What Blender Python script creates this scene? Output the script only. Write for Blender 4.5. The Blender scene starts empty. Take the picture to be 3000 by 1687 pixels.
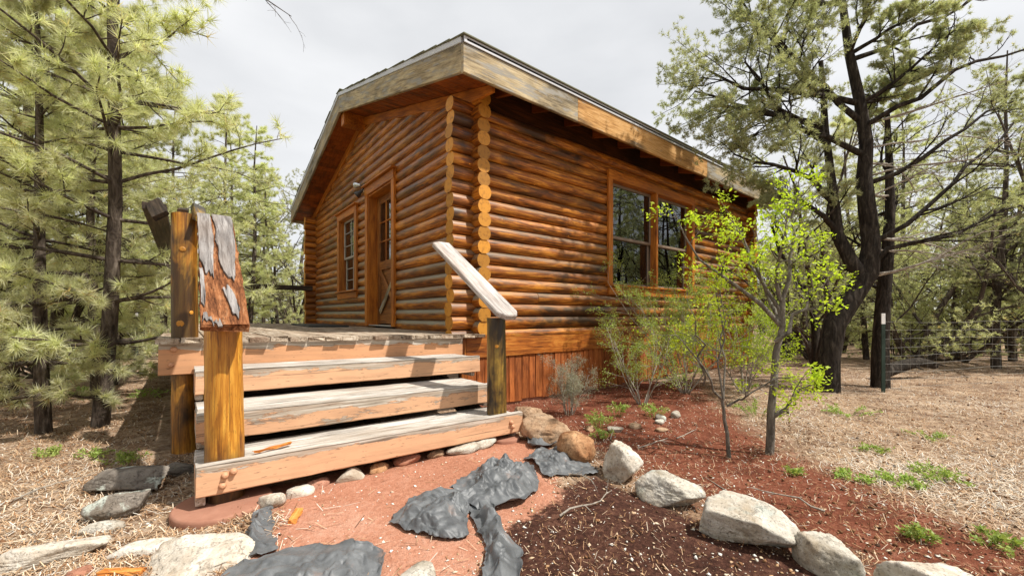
import bpy, bmesh, math, random
import numpy as np
from mathutils import Vector, Matrix

scene = bpy.context.scene
col = scene.collection
R = math.radians

# ------------------------------------------------------------------ camera, sky, sun, exposure
CAM = (-2.555, -3.895, 1.038)
cam_d = bpy.data.cameras.new('camera')
cam_d.sensor_width = 36.0
cam_d.lens = 1201.5 / 3000 * 36.0
cam_d.shift_y = (924.2 - 843.5) / 3000
cam_d.clip_start = 0.05
cam_d.clip_end = 400
cam = bpy.data.objects.new('camera', cam_d)
cam.location = CAM
cam.rotation_euler = (R(90), 0, R(-38.59))
col.objects.link(cam)
scene.camera = cam

SUN_EL, SUN_AZ = 57.0, 147.0      # azimuth measured from +Y towards +X
sd = Vector((math.sin(R(SUN_AZ)) * math.cos(R(SUN_EL)), math.cos(R(SUN_AZ)) * math.cos(R(SUN_EL)), math.sin(R(SUN_EL))))
world = bpy.data.worlds.new('World')
scene.world = world
world.use_nodes = True
wt = world.node_tree
wt.nodes.clear()
w_out = wt.nodes.new('ShaderNodeOutputWorld')
w_bg = wt.nodes.new('ShaderNodeBackground')
w_sky = wt.nodes.new('ShaderNodeTexSky')
w_sky.sky_type = 'NISHITA'
w_sky.sun_disc = False
w_sky.sun_elevation = R(SUN_EL)
w_sky.sun_rotation = R(SUN_AZ)
w_tc = wt.nodes.new('ShaderNodeTexCoord')
w_map = wt.nodes.new('ShaderNodeMapping')
w_map.inputs['Scale'].default_value = (1, 1, 2.6)
w_noise = wt.nodes.new('ShaderNodeTexNoise')
w_noise.inputs['Scale'].default_value = 2.1
w_noise.inputs['Detail'].default_value = 5
w_noise.inputs['Roughness'].default_value = .5
w_ramp = wt.nodes.new('ShaderNodeValToRGB')
w_ramp.color_ramp.elements[0].position = .3
w_ramp.color_ramp.elements[0].color = (5.5, 5.58, 5.7, 1)
w_ramp.color_ramp.elements[1].position = .72
w_ramp.color_ramp.elements[1].color = (7.3, 7.33, 7.38, 1)
w_mix = wt.nodes.new('ShaderNodeMix')
w_mix.data_type = 'RGBA'
w_mix.inputs['Factor'].default_value = .93        # high thin overcast over the clear sky
w_bg.inputs['Strength'].default_value = .1
wt.links.new(w_tc.outputs['Generated'], w_map.inputs['Vector'])
wt.links.new(w_map.outputs['Vector'], w_noise.inputs['Vector'])
wt.links.new(w_noise.outputs['Fac'], w_ramp.inputs['Fac'])
wt.links.new(w_sky.outputs['Color'], w_mix.inputs['A'])
wt.links.new(w_ramp.outputs['Color'], w_mix.inputs['B'])
wt.links.new(w_mix.outputs['Result'], w_bg.inputs['Color'])
wt.links.new(w_bg.outputs['Background'], w_out.inputs['Surface'])

sun_d = bpy.data.lights.new('sun', 'SUN')
sun_d.energy = 4.4
sun_d.angle = R(1.0)
sun_d.color = (1.0, .95, .87)
sun = bpy.data.objects.new('sun', sun_d)
sun.rotation_euler = sd.to_track_quat('Z', 'Y').to_euler()
sun.location = (6, -10, 14)
col.objects.link(sun)

scene.view_settings.view_transform = 'Standard'
scene.view_settings.look = 'None'
scene.view_settings.exposure = 0.5
scene.view_settings.gamma = 1
scene.view_settings.use_curve_mapping = False
scene.render.engine = 'CYCLES'
scene.cycles.use_denoising = True
scene.cycles.max_bounces = 6
scene.cycles.transparent_max_bounces = 12

# ------------------------------------------------------------------ noise helpers
def _h(ix, iy, iz, seed):
    h = (ix.astype(np.int64) * 374761393 + iy.astype(np.int64) * 668265263 + iz.astype(np.int64) * 1274126177 + seed * 974634777) & 0xffffffff
    h = ((h ^ (h >> 13)) * 1103515245) & 0xffffffff
    h = ((h ^ (h >> 15)) * 2654435761) & 0xffffffff
    return ((h ^ (h >> 16)) & 0xffffff) / float(0xffffff)

def vnoise(P, seed=0):
    P = np.asarray(P, float)
    i = np.floor(P).astype(np.int64)
    f = P - i
    f = f * f * (3 - 2 * f)
    r = 0
    for dx in (0, 1):
        for dy in (0, 1):
            for dz in (0, 1):
                w = (f[..., 0] if dx else 1 - f[..., 0]) * (f[..., 1] if dy else 1 - f[..., 1]) * (f[..., 2] if dz else 1 - f[..., 2])
                r = r + w * _h(i[..., 0] + dx, i[..., 1] + dy, i[..., 2] + dz, seed)
    return r

def fbm(P, seed=0, octv=4, rough=.5):
    P = np.asarray(P, float)
    a, s, t = 1., 0., 0.
    for o in range(octv):
        s = s + a * vnoise(P * (2 ** o) + o * 17.3, seed + o)
        t += a
        a *= rough
    return s / t

def xy3(x, y, z=0.):
    x, y = np.broadcast_arrays(np.asarray(x, float), np.asarray(y, float))
    return np.stack([x, y, np.full(x.shape, float(z))], -1)

def sstep(a, b, x):
    t = np.clip((x - a) / (b - a), 0, 1)
    return t * t * (3 - 2 * t)

def gz(x, y):
    x = np.asarray(x, float); y = np.asarray(y, float)
    g = .03 + .06 * np.exp(-(((x + 1.5) / 1.5) ** 2 + ((y + 1.75) / .75) ** 2))
    g = g - .06 * np.exp(-(y / .6) ** 2) * sstep(-.3, .5, x)
    g = g + .05 * (fbm(xy3(x * 1.1, y * 1.1), 3, 3) - .5) + .016 * (fbm(xy3(x * 6, y * 6), 5, 3) - .5)
    far = sstep(6, 18, np.hypot(x - 1, y - 1))
    g = g + far * .7 * (fbm(xy3(x / 9., y / 9.), 9, 3) - .45)
    return g

def gz1(x, y):
    return float(gz(np.array([x]), np.array([y]))[0])

# ------------------------------------------------------------------ mesh / object helpers
def np_mesh(name, V, F, mats, midx=None, smooth=False, tone=None):
    V = np.ascontiguousarray(V, np.float32).reshape(-1, 3)
    F = np.ascontiguousarray(F, np.int32)
    k = F.shape[1]
    me = bpy.data.meshes.new(name)
    me.vertices.add(len(V)); me.vertices.foreach_set('co', V.ravel())
    me.loops.add(F.size); me.loops.foreach_set('vertex_index', F.ravel())
    me.polygons.add(len(F))
    me.polygons.foreach_set('loop_start', np.arange(0, F.size, k, dtype=np.int32))
    me.polygons.foreach_set('loop_total', np.full(len(F), k, np.int32))
    if midx is not None:
        me.polygons.foreach_set('material_index', np.ascontiguousarray(midx, np.int32))
    if smooth:
        me.polygons.foreach_set('use_smooth', np.ones(len(F), bool))
    for m in (mats if isinstance(mats, (list, tuple)) else [mats]):
        me.materials.append(m)
    me.update(calc_edges=True)
    if tone is not None:
        at = me.attributes.new('tone', 'FLOAT', 'POINT')
        at.data.foreach_set('value', np.ascontiguousarray(tone, np.float32))
    return me

def py_mesh(name, V, F, mats, midx=None, smooth_n=0):
    me = bpy.data.meshes.new(name)
    me.from_pydata([tuple(v) for v in V], [], F)
    for m in (mats if isinstance(mats, (list, tuple)) else [mats]):
        me.materials.append(m)
    if midx:
        me.polygons.foreach_set('material_index', midx)
    if smooth_n:
        sm = [i < smooth_n for i in range(len(F))]
        me.polygons.foreach_set('use_smooth', sm)
    me.update()
    return me

def add(name, data, parent=None, M=None, label=None, cat=None, group=None, kind=None):
    o = bpy.data.objects.new(name, data)
    col.objects.link(o)
    if parent is not None:
        o.parent = parent
        o.matrix_parent_inverse = WORLD[parent.name].inverted()
    if M is not None:
        o.matrix_basis = M
    w = M.copy() if M is not None else Matrix.Identity(4)
    WORLD[o.name] = w
    if label: o['label'] = label
    if cat: o['category'] = cat
    if group: o['group'] = group
    if kind: o['kind'] = kind
    return o
WORLD = {}

def empty(name, loc, parent=None, label=None, cat=None, group=None):
    o = add(name, None, parent, Matrix.Translation(Vector(loc)), label, cat, group)
    o.empty_display_size = .2
    return o

def rect(w, t, b=.004):
    w, t = w / 2, t / 2
    b = min(b, w * .4, t * .4)
    return np.array([(-w + b, -t), (w - b, -t), (w, -t + b), (w, t - b), (w - b, t), (-w + b, t), (-w, t - b), (-w, -t + b)])

def circ(r, n=16, half=None):
    a = np.linspace(0, 2 * np.pi, n, endpoint=False) + np.pi / n
    p = np.stack([np.cos(a), np.sin(a)], 1) * r
    if half: p[:, 1] = np.clip(p[:, 1], -half, half)
    return p

def bar_mesh(name, L, prof, mats, nseg=6, jit=0., seed=0, smooth=False, warp=0., endjit=0., taper=(1., 1.), rot=0.):
    """profile (y,z) swept along local X from -L/2 to L/2"""
    rng = np.random.default_rng(seed)
    m = len(prof)
    xs = np.linspace(-L / 2, L / 2, nseg + 1)
    V = np.zeros((nseg + 1, m, 3))
    sc = np.linspace(taper[0], taper[1], nseg + 1)
    V[:, :, 0] = xs[:, None]
    V[:, :, 1] = prof[None, :, 0] * sc[:, None]
    V[:, :, 2] = prof[None, :, 1] * sc[:, None]
    if jit:
        V[:, :, 1:] += rng.normal(0, jit, (nseg + 1, m, 2)) * .5 + rng.normal(0, jit, (1, m, 2)) * .5
    if warp:
        ph = rng.uniform(0, 6.28, 2)
        t = np.linspace(0, 1, nseg + 1)
        V[:, :, 1] += (warp * np.sin(t * 4 + ph[0]))[:, None]
        V[:, :, 2] += (warp * np.sin(t * 3.3 + ph[1]))[:, None]
    if endjit:
        V[0, :, 0] += rng.uniform(-endjit, endjit, m)
        V[-1, :, 0] += rng.uniform(-endjit, endjit, m)
    V = V.reshape(-1, 3)
    F, mi = [], []
    for i in range(nseg):
        for j in range(m):
            a, b = i * m + j, i * m + (j + 1) % m
            F.append((a, b, b + m, a + m)); mi.append(0)
    ns = len(F)
    n0 = len(V)
    caps = np.concatenate([V[:m], V[-m:]])
    V = np.concatenate([V, caps])
    F.append(tuple(range(n0 + m - 1, n0 - 1, -1))); F.append(tuple(range(n0 + m, n0 + 2 * m)))
    k = 1 if isinstance(mats, (list, tuple)) and len(mats) > 1 else 0
    mi += [k, k]
    return py_mesh(name, V, F, mats, mi, ns if smooth else 0)

def frame(A, B, up):
    A, B, up = Vector(A), Vector(B), Vector(up)
    x = (B - A).normalized()
    z = (up - x * up.dot(x))
    z = z.normalized() if z.length > 1e-6 else x.orthogonal().normalized()
    y = z.cross(x)
    M = Matrix((x, y, z)).transposed().to_4x4()
    M.translation = (A + B) / 2
    return M, (B - A).length

_seed = [100]
def nseed():
    _seed[0] += 1
    return _seed[0]

def board(name, A, B, w, t, mat, up=(0, 0, 1), parent=None, bev=.005, jit=.0012, nseg=8, endjit=.0, warp=0., **kw):
    M, L = frame(A, B, up)
    me = bar_mesh(name, L, rect(w, t, bev), mat, nseg, jit, nseed(), False, warp, endjit)
    return add(name, me, parent, M, **kw)

def prism(name, poly, vec, mat, parent=None, **kw):
    """planar polygon extruded by vec, mesh kept local to its first corner"""
    o = Vector(poly[0]); vec = Vector(vec)
    P = [Vector(p) - o for p in poly]
    ex = (P[1] - P[0]).normalized()
    ez = vec.normalized()
    ey = ez.cross(ex)
    M = Matrix((ex, ey, ez)).transposed().to_4x4()
    Mi = M.inverted()
    P = [Mi @ p for p in P]
    n = len(P); d = Mi @ vec
    V = P + [p + d for p in P]
    F = [tuple(range(n - 1, -1, -1)), tuple(range(n, 2 * n))] + [(i, (i + 1) % n, (i + 1) % n + n, i + n) for i in range(n)]
    me = py_mesh(name, V, F, mat)
    bm = bmesh.new(); bm.from_mesh(me)
    bmesh.ops.recalc_face_normals(bm, faces=bm.faces)
    bmesh.ops.bevel(bm, geom=list(bm.edges), offset=.004, segments=1, affect='EDGES')
    bm.to_mesh(me); bm.free()
    M.translation = o
    return add(name, me, parent, M, **kw)

def lathe(name, pts, mat, n=20, smooth=True):
    """(r, z) profile turned round Z"""
    V, F = [], []
    for r, z in pts:
        for k in range(n):
            a = 2 * math.pi * k / n
            V.append((r * math.cos(a), r * math.sin(a), z))
    for i in range(len(pts) - 1):
        for k in range(n):
            F.append((i * n + k, i * n + (k + 1) % n, (i + 1) * n + (k + 1) % n, (i + 1) * n + k))
    F.append(tuple(range(n - 1, -1, -1)))
    F.append(tuple(range((len(pts) - 1) * n, len(pts) * n)))
    return py_mesh(name, V, F, mat, None, (len(pts) - 1) * n if smooth else 0)

# ------------------------------------------------------------------ material helpers
class G:
    def __init__(s, name):
        s.m = bpy.data.materials.new(name)
        s.m.use_nodes = True
        s.t = s.m.node_tree
        s.t.nodes.clear()
        s.out = s.t.nodes.new('ShaderNodeOutputMaterial')
    def n(s, typ, **props):
        nd = s.t.nodes.new(typ)
        for k, v in props.items(): setattr(nd, k, v)
        return nd
    def set(s, sock, v):
        if v is None: return
        if hasattr(v, 'is_output') or isinstance(v, bpy.types.NodeSocket):
            s.t.links.new(v, sock)
        else:
            if isinstance(v, (tuple, list)) and len(v) == 3 and sock.type == 'RGBA': v = (*v, 1)
            sock.default_value = v
    def obj(s): return s.n('ShaderNodeTexCoord').outputs['Object']
    def rand(s): return s.n('ShaderNodeObjectInfo').outputs['Random']
    def attr(s, name, typ='GEOMETRY'):
        nd = s.n('ShaderNodeAttribute'); nd.attribute_name = name; nd.attribute_type = typ
        return nd.outputs['Fac']
    def math(s, op, a, b=None, c=None, clamp=False):
        nd = s.n('ShaderNodeMath', operation=op, use_clamp=clamp)
        s.set(nd.inputs[0], a); s.set(nd.inputs[1], b)
        if c is not None: s.set(nd.inputs[2], c)
        return nd.outputs[0]
    def vmath(s, op, a, b=None):
        nd = s.n('ShaderNodeVectorMath', operation=op)
        s.set(nd.inputs[0], a); s.set(nd.inputs[1], b)
        return nd.outputs['Value'] if op in ('LENGTH', 'DISTANCE', 'DOT_PRODUCT') else nd.outputs[0]
    def mapv(s, v, sc=(1, 1, 1), loc=(0, 0, 0)):
        nd = s.n('ShaderNodeMapping')
        s.set(nd.inputs['Vector'], v); s.set(nd.inputs['Scale'], sc); s.set(nd.inputs['Location'], loc)
        return nd.outputs[0]
    def noise(s, v, scale, detail=4, rough=.55, dist=0.):
        nd = s.n('ShaderNodeTexNoise')
        s.set(nd.inputs['Vector'], v); s.set(nd.inputs['Scale'], scale); s.set(nd.inputs['Detail'], detail)
        s.set(nd.inputs['Roughness'], rough); s.set(nd.inputs['Distortion'], dist)
        return nd.outputs['Fac']
    def vor(s, v, scale, feature='F1', rnd=1.):
        nd = s.n('ShaderNodeTexVoronoi', feature=feature)
        s.set(nd.inputs['Vector'], v); s.set(nd.inputs['Scale'], scale); s.set(nd.inputs['Randomness'], rnd)
        return nd
    def sep(s, v):
        nd = s.n('ShaderNodeSeparateXYZ'); s.set(nd.inputs[0], v); return nd.outputs
    def comb(s, x, y, z):
        nd = s.n('ShaderNodeCombineXYZ')
        for i, v in enumerate((x, y, z)): s.set(nd.inputs[i], v)
        return nd.outputs[0]
    def ramp(s, fac, stops, interp='LINEAR'):
        nd = s.n('ShaderNodeValToRGB')
        cr = nd.color_ramp; cr.interpolation = interp
        while len(cr.elements) < len(stops): cr.elements.new(.5)
        for e, (p, c) in zip(cr.elements, stops):
            e.position = p
            e.color = (c, c, c, 1) if isinstance(c, (int, float)) else (*c, 1)
        s.set(nd.inputs['Fac'], fac)
        return nd.outputs['Color']
    def mix(s, fac, a, b, mode='MIX'):
        nd = s.n('ShaderNodeMix', data_type='RGBA', blend_type=mode)
        s.set(nd.inputs['Factor'], fac)
        s.set([i for i in nd.inputs if i.name == 'A' and i.type == 'RGBA'][0], a)
        s.set([i for i in nd.inputs if i.name == 'B' and i.type == 'RGBA'][0], b)
        return [o for o in nd.outputs if o.type == 'RGBA'][0]
    def bump(s, h, strength=.4, dist=.01):
        nd = s.n('ShaderNodeBump')
        s.set(nd.inputs['Height'], h); s.set(nd.inputs['Strength'], strength); s.set(nd.inputs['Distance'], dist)
        return nd.outputs[0]
    def hsv(s, c, h=.5, sa=1., v=1.):
        nd = s.n('ShaderNodeHueSaturation')
        s.set(nd.inputs['Hue'], h); s.set(nd.inputs['Saturation'], sa); s.set(nd.inputs['Value'], v); s.set(nd.inputs['Color'], c)
        return nd.outputs[0]
    def pbr(s, color, rough=.6, normal=None, spec=.4, metal=0., coat=0.):
        nd = s.n('ShaderNodeBsdfPrincipled')
        s.set(nd.inputs['Base Color'], color); s.set(nd.inputs['Roughness'], rough); s.set(nd.inputs['Metallic'], metal)
        s.set(nd.inputs['Specular IOR Level'], spec)
        if coat: s.set(nd.inputs['Coat Weight'], coat); s.set(nd.inputs['Coat Roughness'], .3)
        if normal is not None: s.set(nd.inputs['Normal'], normal)
        return nd.outputs[0]
    def done(s, sh):
        s.t.links.new(sh, s.out.inputs['Surface']); return s.m

def randvec(g, k=53.):
    r = g.rand()
    return g.vmath('ADD', g.obj(), g.comb(g.math('MULTIPLY', r, k), g.math('MULTIPLY', r, k * 1.7), g.math('MULTIPLY', r, k * .6)))

def wood(name, dark, mid, light, stain=None, stain_amt=.5, stain_scale=2.2, grey=None, grey_lo=.55, knots=0., rough=.55, spec=.35,
         grain=1., bump=.35, cracks=0., vary=.25, wear=False, coat=0., stain_lo=.48):
    g = G(name)
    v = randvec(g)
    st = g.mapv(v, (.55, 9, 9))
    wob = g.noise(g.mapv(v, (.8, 3, 3)), 2.0, 3)
    gr = g.noise(st, 4.5 * grain, 7, .62, .9)
    fine = g.noise(g.mapv(v, (1.2, 40, 40)), 5 * grain, 4, .6)
    f = g.math('ADD', g.math('MULTIPLY', gr, .72), g.math('MULTIPLY', fine, .28))
    f = g.math('ADD', f, g.math('MULTIPLY', g.math('SUBTRACT', wob, .5), .45))
    # slow cathedral figure running along the piece
    fig = g.math('SINE', g.math('MULTIPLY', g.math('ADD', g.noise(g.mapv(v, (.45, 3.2, 3.2)), 1.6, 2, .5, .3), g.math('MULTIPLY', gr, .12)), 70.))
    f = g.math('ADD', f, g.math('MULTIPLY', fig, .045))
    c = g.ramp(f, [(.33, dark), (.5, mid), (.64, light)])
    pit = g.ramp(g.noise(g.mapv(v, (3, 22, 22)), 9, 3, .6), [(.34, 1.), (.40, 0.)])
    c = g.mix(g.math('MULTIPLY', pit, .45), c, tuple(x * .5 for x in dark))
    h = f
    if knots:
        vo = g.vor(g.mapv(v, (1, 1.9, 1.9)), knots)
        rng = g.math('MULTIPLY', vo.outputs['Distance'], 60.)
        ring = g.math('ADD', g.math('MULTIPLY', g.math('SINE', rng), .5), .5)
        near = g.ramp(vo.outputs['Distance'], [(.035, 1.), (.17, 0.)])
        c = g.mix(g.math('MULTIPLY', g.math('MULTIPLY', near, ring), .55), c, dark)
        core = g.ramp(vo.outputs['Distance'], [(.025, 1.), (.042, 0.)])
        c = g.mix(core, c, tuple(min(1, x * 1.35) for x in light))
    if stain is not None:
        sn = g.noise(g.mapv(v, (.5, 1.6, 1.6)), stain_scale, 5, .62, .4)
        sm = g.ramp(sn, [(stain_lo, 0.), (stain_lo + .15, 1.)])
        c = g.mix(g.math('MULTIPLY', sm, stain_amt), c, stain)
    if grey is not None:
        gn = g.noise(g.mapv(v, (.9, 5, 5)), 3.1, 6, .65, .3)
        gm = g.ramp(gn, [(grey_lo, 0.), (grey_lo + .1, 1.)])
        gc = g.mix(fine, tuple(x * .55 for x in grey), tuple(min(1, x * 1.3) for x in grey))
        c = g.mix(gm, c, gc)
    if wear:       # sun-bleached upper side of a log; how much is set per log
        wz = g.sep(g.obj())[2]
        top = g.ramp(g.math('ADD', g.math('MULTIPLY', wz, 7.0), g.math('MULTIPLY', g.noise(g.mapv(v, (1.3, 14, 14)), 3.4, 5, .6), .62)), [(.34, 0.), (.54, 1.)])
        wgt = g.math('MULTIPLY', top, g.attr('wear', 'OBJECT'), clamp=True)
        c = g.mix(wgt, c, g.mix(fine, (.10, .083, .05), (.42, .37, .27)))
    if cracks:
        ck = g.noise(g.mapv(v, (.35, 26, 26)), 3.0, 3, .5, .2)
        cm = g.ramp(ck, [(.30, 1.), (.335, 0.)])
        c = g.mix(g.math('MULTIPLY', cm, cracks), c, tuple(x * .25 for x in dark))
        h = g.math('SUBTRACT', h, g.math('MULTIPLY', cm, .8))
    r = g.rand()
    c = g.hsv(c, .5, 1., g.math('ADD', 1 - vary / 2, g.math('MULTIPLY', r, vary)))
    rg = g.math('ADD', rough, g.math('MULTIPLY', g.math('SUBTRACT', gr, .5), .3))
    return g.done(g.pbr(c, rg, g.bump(h, bump, .006), spec, 0, coat))

M = {}
M['log'] = wood('stained_log', (.085, .020, .003), (.39, .115, .009), (.66, .26, .028), (.035, .014, .006), .62, 1.9, None, .5, 2.3, .38, .5, 1., .3, 0., .42, True, .12)
M['log_sooty'] = wood('weather_stained_log', (.06, .015, .003), (.33, .095, .008), (.65, .26, .030), (.026, .012, .006), .9, 1.7, None, .5, 2.3, .42, .45, 1., .34, 0., .4, True, .08)
M['trim'] = wood('stained_trim', (.24, .066, .009), (.50, .155, .016), (.62, .225, .028), (.10, .035, .01), .35, 1.4, None, .5, 1.5, .5, .35, 1., .2, 0., .2)
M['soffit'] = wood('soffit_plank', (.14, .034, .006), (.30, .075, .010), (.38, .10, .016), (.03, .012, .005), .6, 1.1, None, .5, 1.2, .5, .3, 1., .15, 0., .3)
M['eave'] = wood('eave_painted_shade', (.022, .009, .004), (.06, .02, .006), (.11, .035, .009), (.012, .007, .004), .7, 1.3, None, .5, 0., .7, .2, 1., .15, 0., .3)  # deep under-eave shade put into the colour of planks and blocking
M['fascia'] = wood('weathered_fascia', (.13, .10, .06), (.40, .31, .18), (.55, .45, .28), (.05, .045, .035), .72, 1.7, (.33, .31, .27), .50, 1.8, .75, .2, 1., .3, .3, .12)
M['fascia_warm'] = wood('fascia_bare_patch', (.24, .11, .03), (.50, .27, .09), (.60, .36, .15), (.03, .028, .022), .95, 1.5, (.36, .32, .25), .6, 1.8, .75, .2, 1., .3, .3, .1)
M['tread'] = wood('weathered_tread', (.20, .175, .15), (.44, .405, .36), (.64, .61, .57), (.36, .27, .19), .35, 1.6, None, .5, 0., .8, .2, 1.2, .5, .8, .12)
M['deckboard'] = wood('weathered_deck_board', (.12, .085, .06), (.36, .285, .21), (.50, .43, .345), (.16, .09, .055), .6, 1.8, None, .5, 0., .85, .15, 1.1, .7, .9, .35)
M['rail'] = wood('weathered_handrail', (.20, .17, .155), (.42, .385, .36), (.60, .57, .54), (.30, .19, .13), .4, 1.8, None, .5, 2.2, .8, .2, 1.1, .45, .8, .1)
M['greyslab'] = wood('grey_split_wood', (.08, .07, .066), (.21, .193, .185), (.34, .318, .305), (.2, .14, .1), .3, 2., None, .5, 0., .85, .15, 1.4, .9, 1., .15)
M['post'] = wood('oiled_post', (.12, .036, .005), (.42, .17, .016), (.62, .32, .045), (.018, .010, .004), .9, 2.6, None, .5, 1.6, .42, .45, 1., .4, .6, .15, False, .1, .45)
M['darkpost'] = wood('dark_oiled_post', (.03, .014, .005), (.30, .16, .022), (.52, .33, .05), (.010, .007, .004), .95, 2.4, None, .5, 1.8, .4, .5, 1., .4, .6, .1, False, .1, .38)
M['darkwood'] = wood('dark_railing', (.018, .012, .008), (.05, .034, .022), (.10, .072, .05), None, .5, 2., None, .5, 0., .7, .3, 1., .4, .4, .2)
M['skirt'] = wood('rough_skirt_board', (.13, .036, .010), (.33, .095, .024), (.46, .15, .04), (.10, .03, .012), .5, 1.6, None, .5, 0., .8, .2, 1.3, .9, .3, .4)
M['stripe'] = wood('band_board', (.12, .032, .007), (.36, .105, .014), (.52, .20, .034), (.06, .02, .007), .6, 1.5, None, .5, 1.6, .5, .35, 1., .3, .3, .2)
M['door'] = wood('door_wood', (.10, .034, .008), (.28, .10, .02), (.40, .17, .045), (.05, .02, .008), .4, 1.8, (.33, .27, .19), .62, 0., .55, .35, 1., .25, 0., .1)
M['rot'] = None

def rot_mat():
    g = G('rotten_wood')
    v = g.obj()
    n1 = g.noise(g.mapv(v, (1.1, 9, 9)), 4, 7, .72, .5)
    n2 = g.noise(g.mapv(v, (.5, 1, 1)), 34, 5, .7)
    c = g.ramp(n1, [(.34, (.05, .02, .010)), (.45, (.21, .08, .035)), (.55, (.42, .17, .07)), (.68, (.50, .29, .165))])
    c = g.mix(g.ramp(n2, [(.5, 0.), (.7, .7)]), c, (.08, .035, .018))
    return g.done(g.pbr(c, .9, g.bump(g.math('ADD', n1, g.math('MULTIPLY', n2, .5)), 1., .03), .1))
M['rot'] = rot_mat()

def paint_mat(name, paint, amt):
    """peeling tan paint over grey wood"""
    g = G(name)
    v = randvec(g)
    gr = g.noise(g.mapv(v, (.6, 16, 16)), 4, 6, .65, .5)
    bare = g.ramp(gr, [(.3, (.13, .10, .075)), (.5, (.42, .36, .29)), (.68, (.66, .61, .54))])
    pn = g.noise(g.mapv(v, (.35, .9, .9)), 2.4, 4, .5)
    pt = g.mix(pn, tuple(x * .86 for x in paint), tuple(min(1, x * 1.1) for x in paint))
    z = g.sep(g.obj())[1]
    fl = g.noise(g.mapv(v, (1.3, 6, 6)), 3.2, 8, .7, .35)
    edge = g.math('MULTIPLY', g.math('MAXIMUM', g.math('SUBTRACT', z, .01), 0.), 5.2)      # the upper edge has lost most of its paint
    mk = g.ramp(g.math('ADD', fl, edge), [(amt, 0.), (amt + .025, 1.)])
    c = g.mix(mk, pt, bare)
    rim = g.ramp(g.math('ADD', fl, edge), [(amt - .02, 0.), (amt, 1.), (amt + .02, 0.)])
    c = g.mix(g.math('MULTIPLY', rim, .6), c, (.10, .05, .03))
    ck = g.ramp(g.noise(g.mapv(v, (.3, 22, 22)), 3, 3, .5), [(.31, 1.), (.35, 0.)])
    c = g.mix(g.math('MULTIPLY', ck, .6), c, (.10, .06, .04))
    dirt = g.ramp(g.noise(g.mapv(v, (.6, 7, 7)), 3.2, 8, .72, .4), [(.46, 0.), (.72, .6)])
    c = g.mix(dirt, c, (.34, .19, .11))
    nick = g.ramp(g.noise(g.mapv(v, (2.2, 12, 12)), 7, 4, .6), [(.31, .8), (.36, 0.)])
    c = g.mix(nick, c, (.16, .085, .05))
    h = g.math('SUBTRACT', g.math('MULTIPLY', gr, .4), g.math('MULTIPLY', mk, .7))
    return g.done(g.pbr(c, .7, g.bump(h, .5, .004), .25))
M['paint'] = paint_mat('peeling_tan_paint', (.66, .385, .225), .66)
M['paint_worn'] = paint_mat('badly_peeling_tan_paint', (.64, .37, .215), .575)
M['paint_rim'] = paint_mat('tan_rim_paint', (.60, .31, .16), .74)

def end_mat():
    g = G('log_end_grain')
    o = g.sep(g.obj())
    r = g.rand()
    yz = g.comb(0., g.math('ADD', o[1], g.math('MULTIPLY', g.math('SUBTRACT', r, .5), .03)), o[2])
    wob = g.noise(g.mapv(g.obj(), (1, 1, 1)), 30, 3)
    d = g.math('ADD', g.vmath('LENGTH', yz), g.math('MULTIPLY', wob, .02))
    ring = g.math('ADD', g.math('MULTIPLY', g.math('SINE', g.math('MULTIPLY', d, 620.)), .5), .5)
    c = g.mix(g.math('MULTIPLY', ring, .35), (.60, .27, .035), (.36, .13, .014))
    bl = g.noise(g.vmath('ADD', g.obj(), g.comb(g.math('MULTIPLY', r, 40.), 0., 0.)), 22, 4, .6)
    c = g.mix(g.ramp(bl, [(.5, 0.), (.72, .7)]), c, (.20, .07, .012))
    c = g.hsv(c, .5, 1., g.math('ADD', .62, g.math('MULTIPLY', r, .6)))
    return g.done(g.pbr(c, .5, g.bump(ring, .15, .003), .35))
M['end'] = end_mat()

def simple(name, c0, c1, scale=8., rough=.6, metal=0., spec=.4, bump=.2, stretch=(1, 1, 1)):
    g = G(name)
    v = randvec(g)
    n = g.noise(g.mapv(v, stretch), scale, 5, .6)
    return g.done(g.pbr(g.mix(n, c0, c1), rough, g.bump(n, bump, .004), spec, metal))
M['drip'] = simple('galvanised_drip_edge', (.46, .475, .51), (.60, .61, .64), 3, .45, .05)
M['shingle'] = simple('roof_shingle', (.10, .105, .07), (.24, .24, .17), 26, .95, 0, .1, .8)
M['roofdark'] = simple('roof_felt', (.03, .028, .025), (.05, .045, .04), 8, .9)
M['sash'] = simple('window_sash', (.17, .12, .085), (.27, .20, .15), 8, .5)
M['sashwhite'] = simple('pale_sash', (.34, .31, .26), (.48, .44, .38), 8, .5)
M['metal'] = simple('lamp_metal', (.55, .55, .55), (.7, .7, .7), 8, .25, .9)
M['lampdark'] = simple('lamp_housing', (.04, .04, .04), (.09, .085, .08), 8, .4, .3)
M['bolt'] = simple('painted_bolt', (.45, .22, .12), (.6, .32, .18), 30, .6)
M['concrete'] = simple('red_concrete', (.24, .105, .068), (.40, .21, .145), 16, .9, 0, .1, .5)
M['rubber'] = simple('black_rubber', (.022, .024, .024), (.05, .055, .055), 9, .6)
M['curtain'] = simple('curtain_cloth', (.42, .42, .42), (.6, .6, .6), 14, .9)
M['tin'] = simple('threshold_metal', (.55, .56, .57), (.7, .7, .7), 9, .35, .7)
M['tpost'] = simple('green_post_paint', (.010, .026, .018), (.02, .045, .03), 18, .6)
M['tcap'] = simple('white_post_paint', (.72, .72, .7), (.85, .85, .82), 18, .5)
M['wire'] = simple('fence_wire', (.34, .34, .32), (.5, .5, .47), 18, .5, .6)
M['dark'] = simple('dark_void', (.012, .01, .009), (.02, .017, .014), 4, .9)
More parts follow.
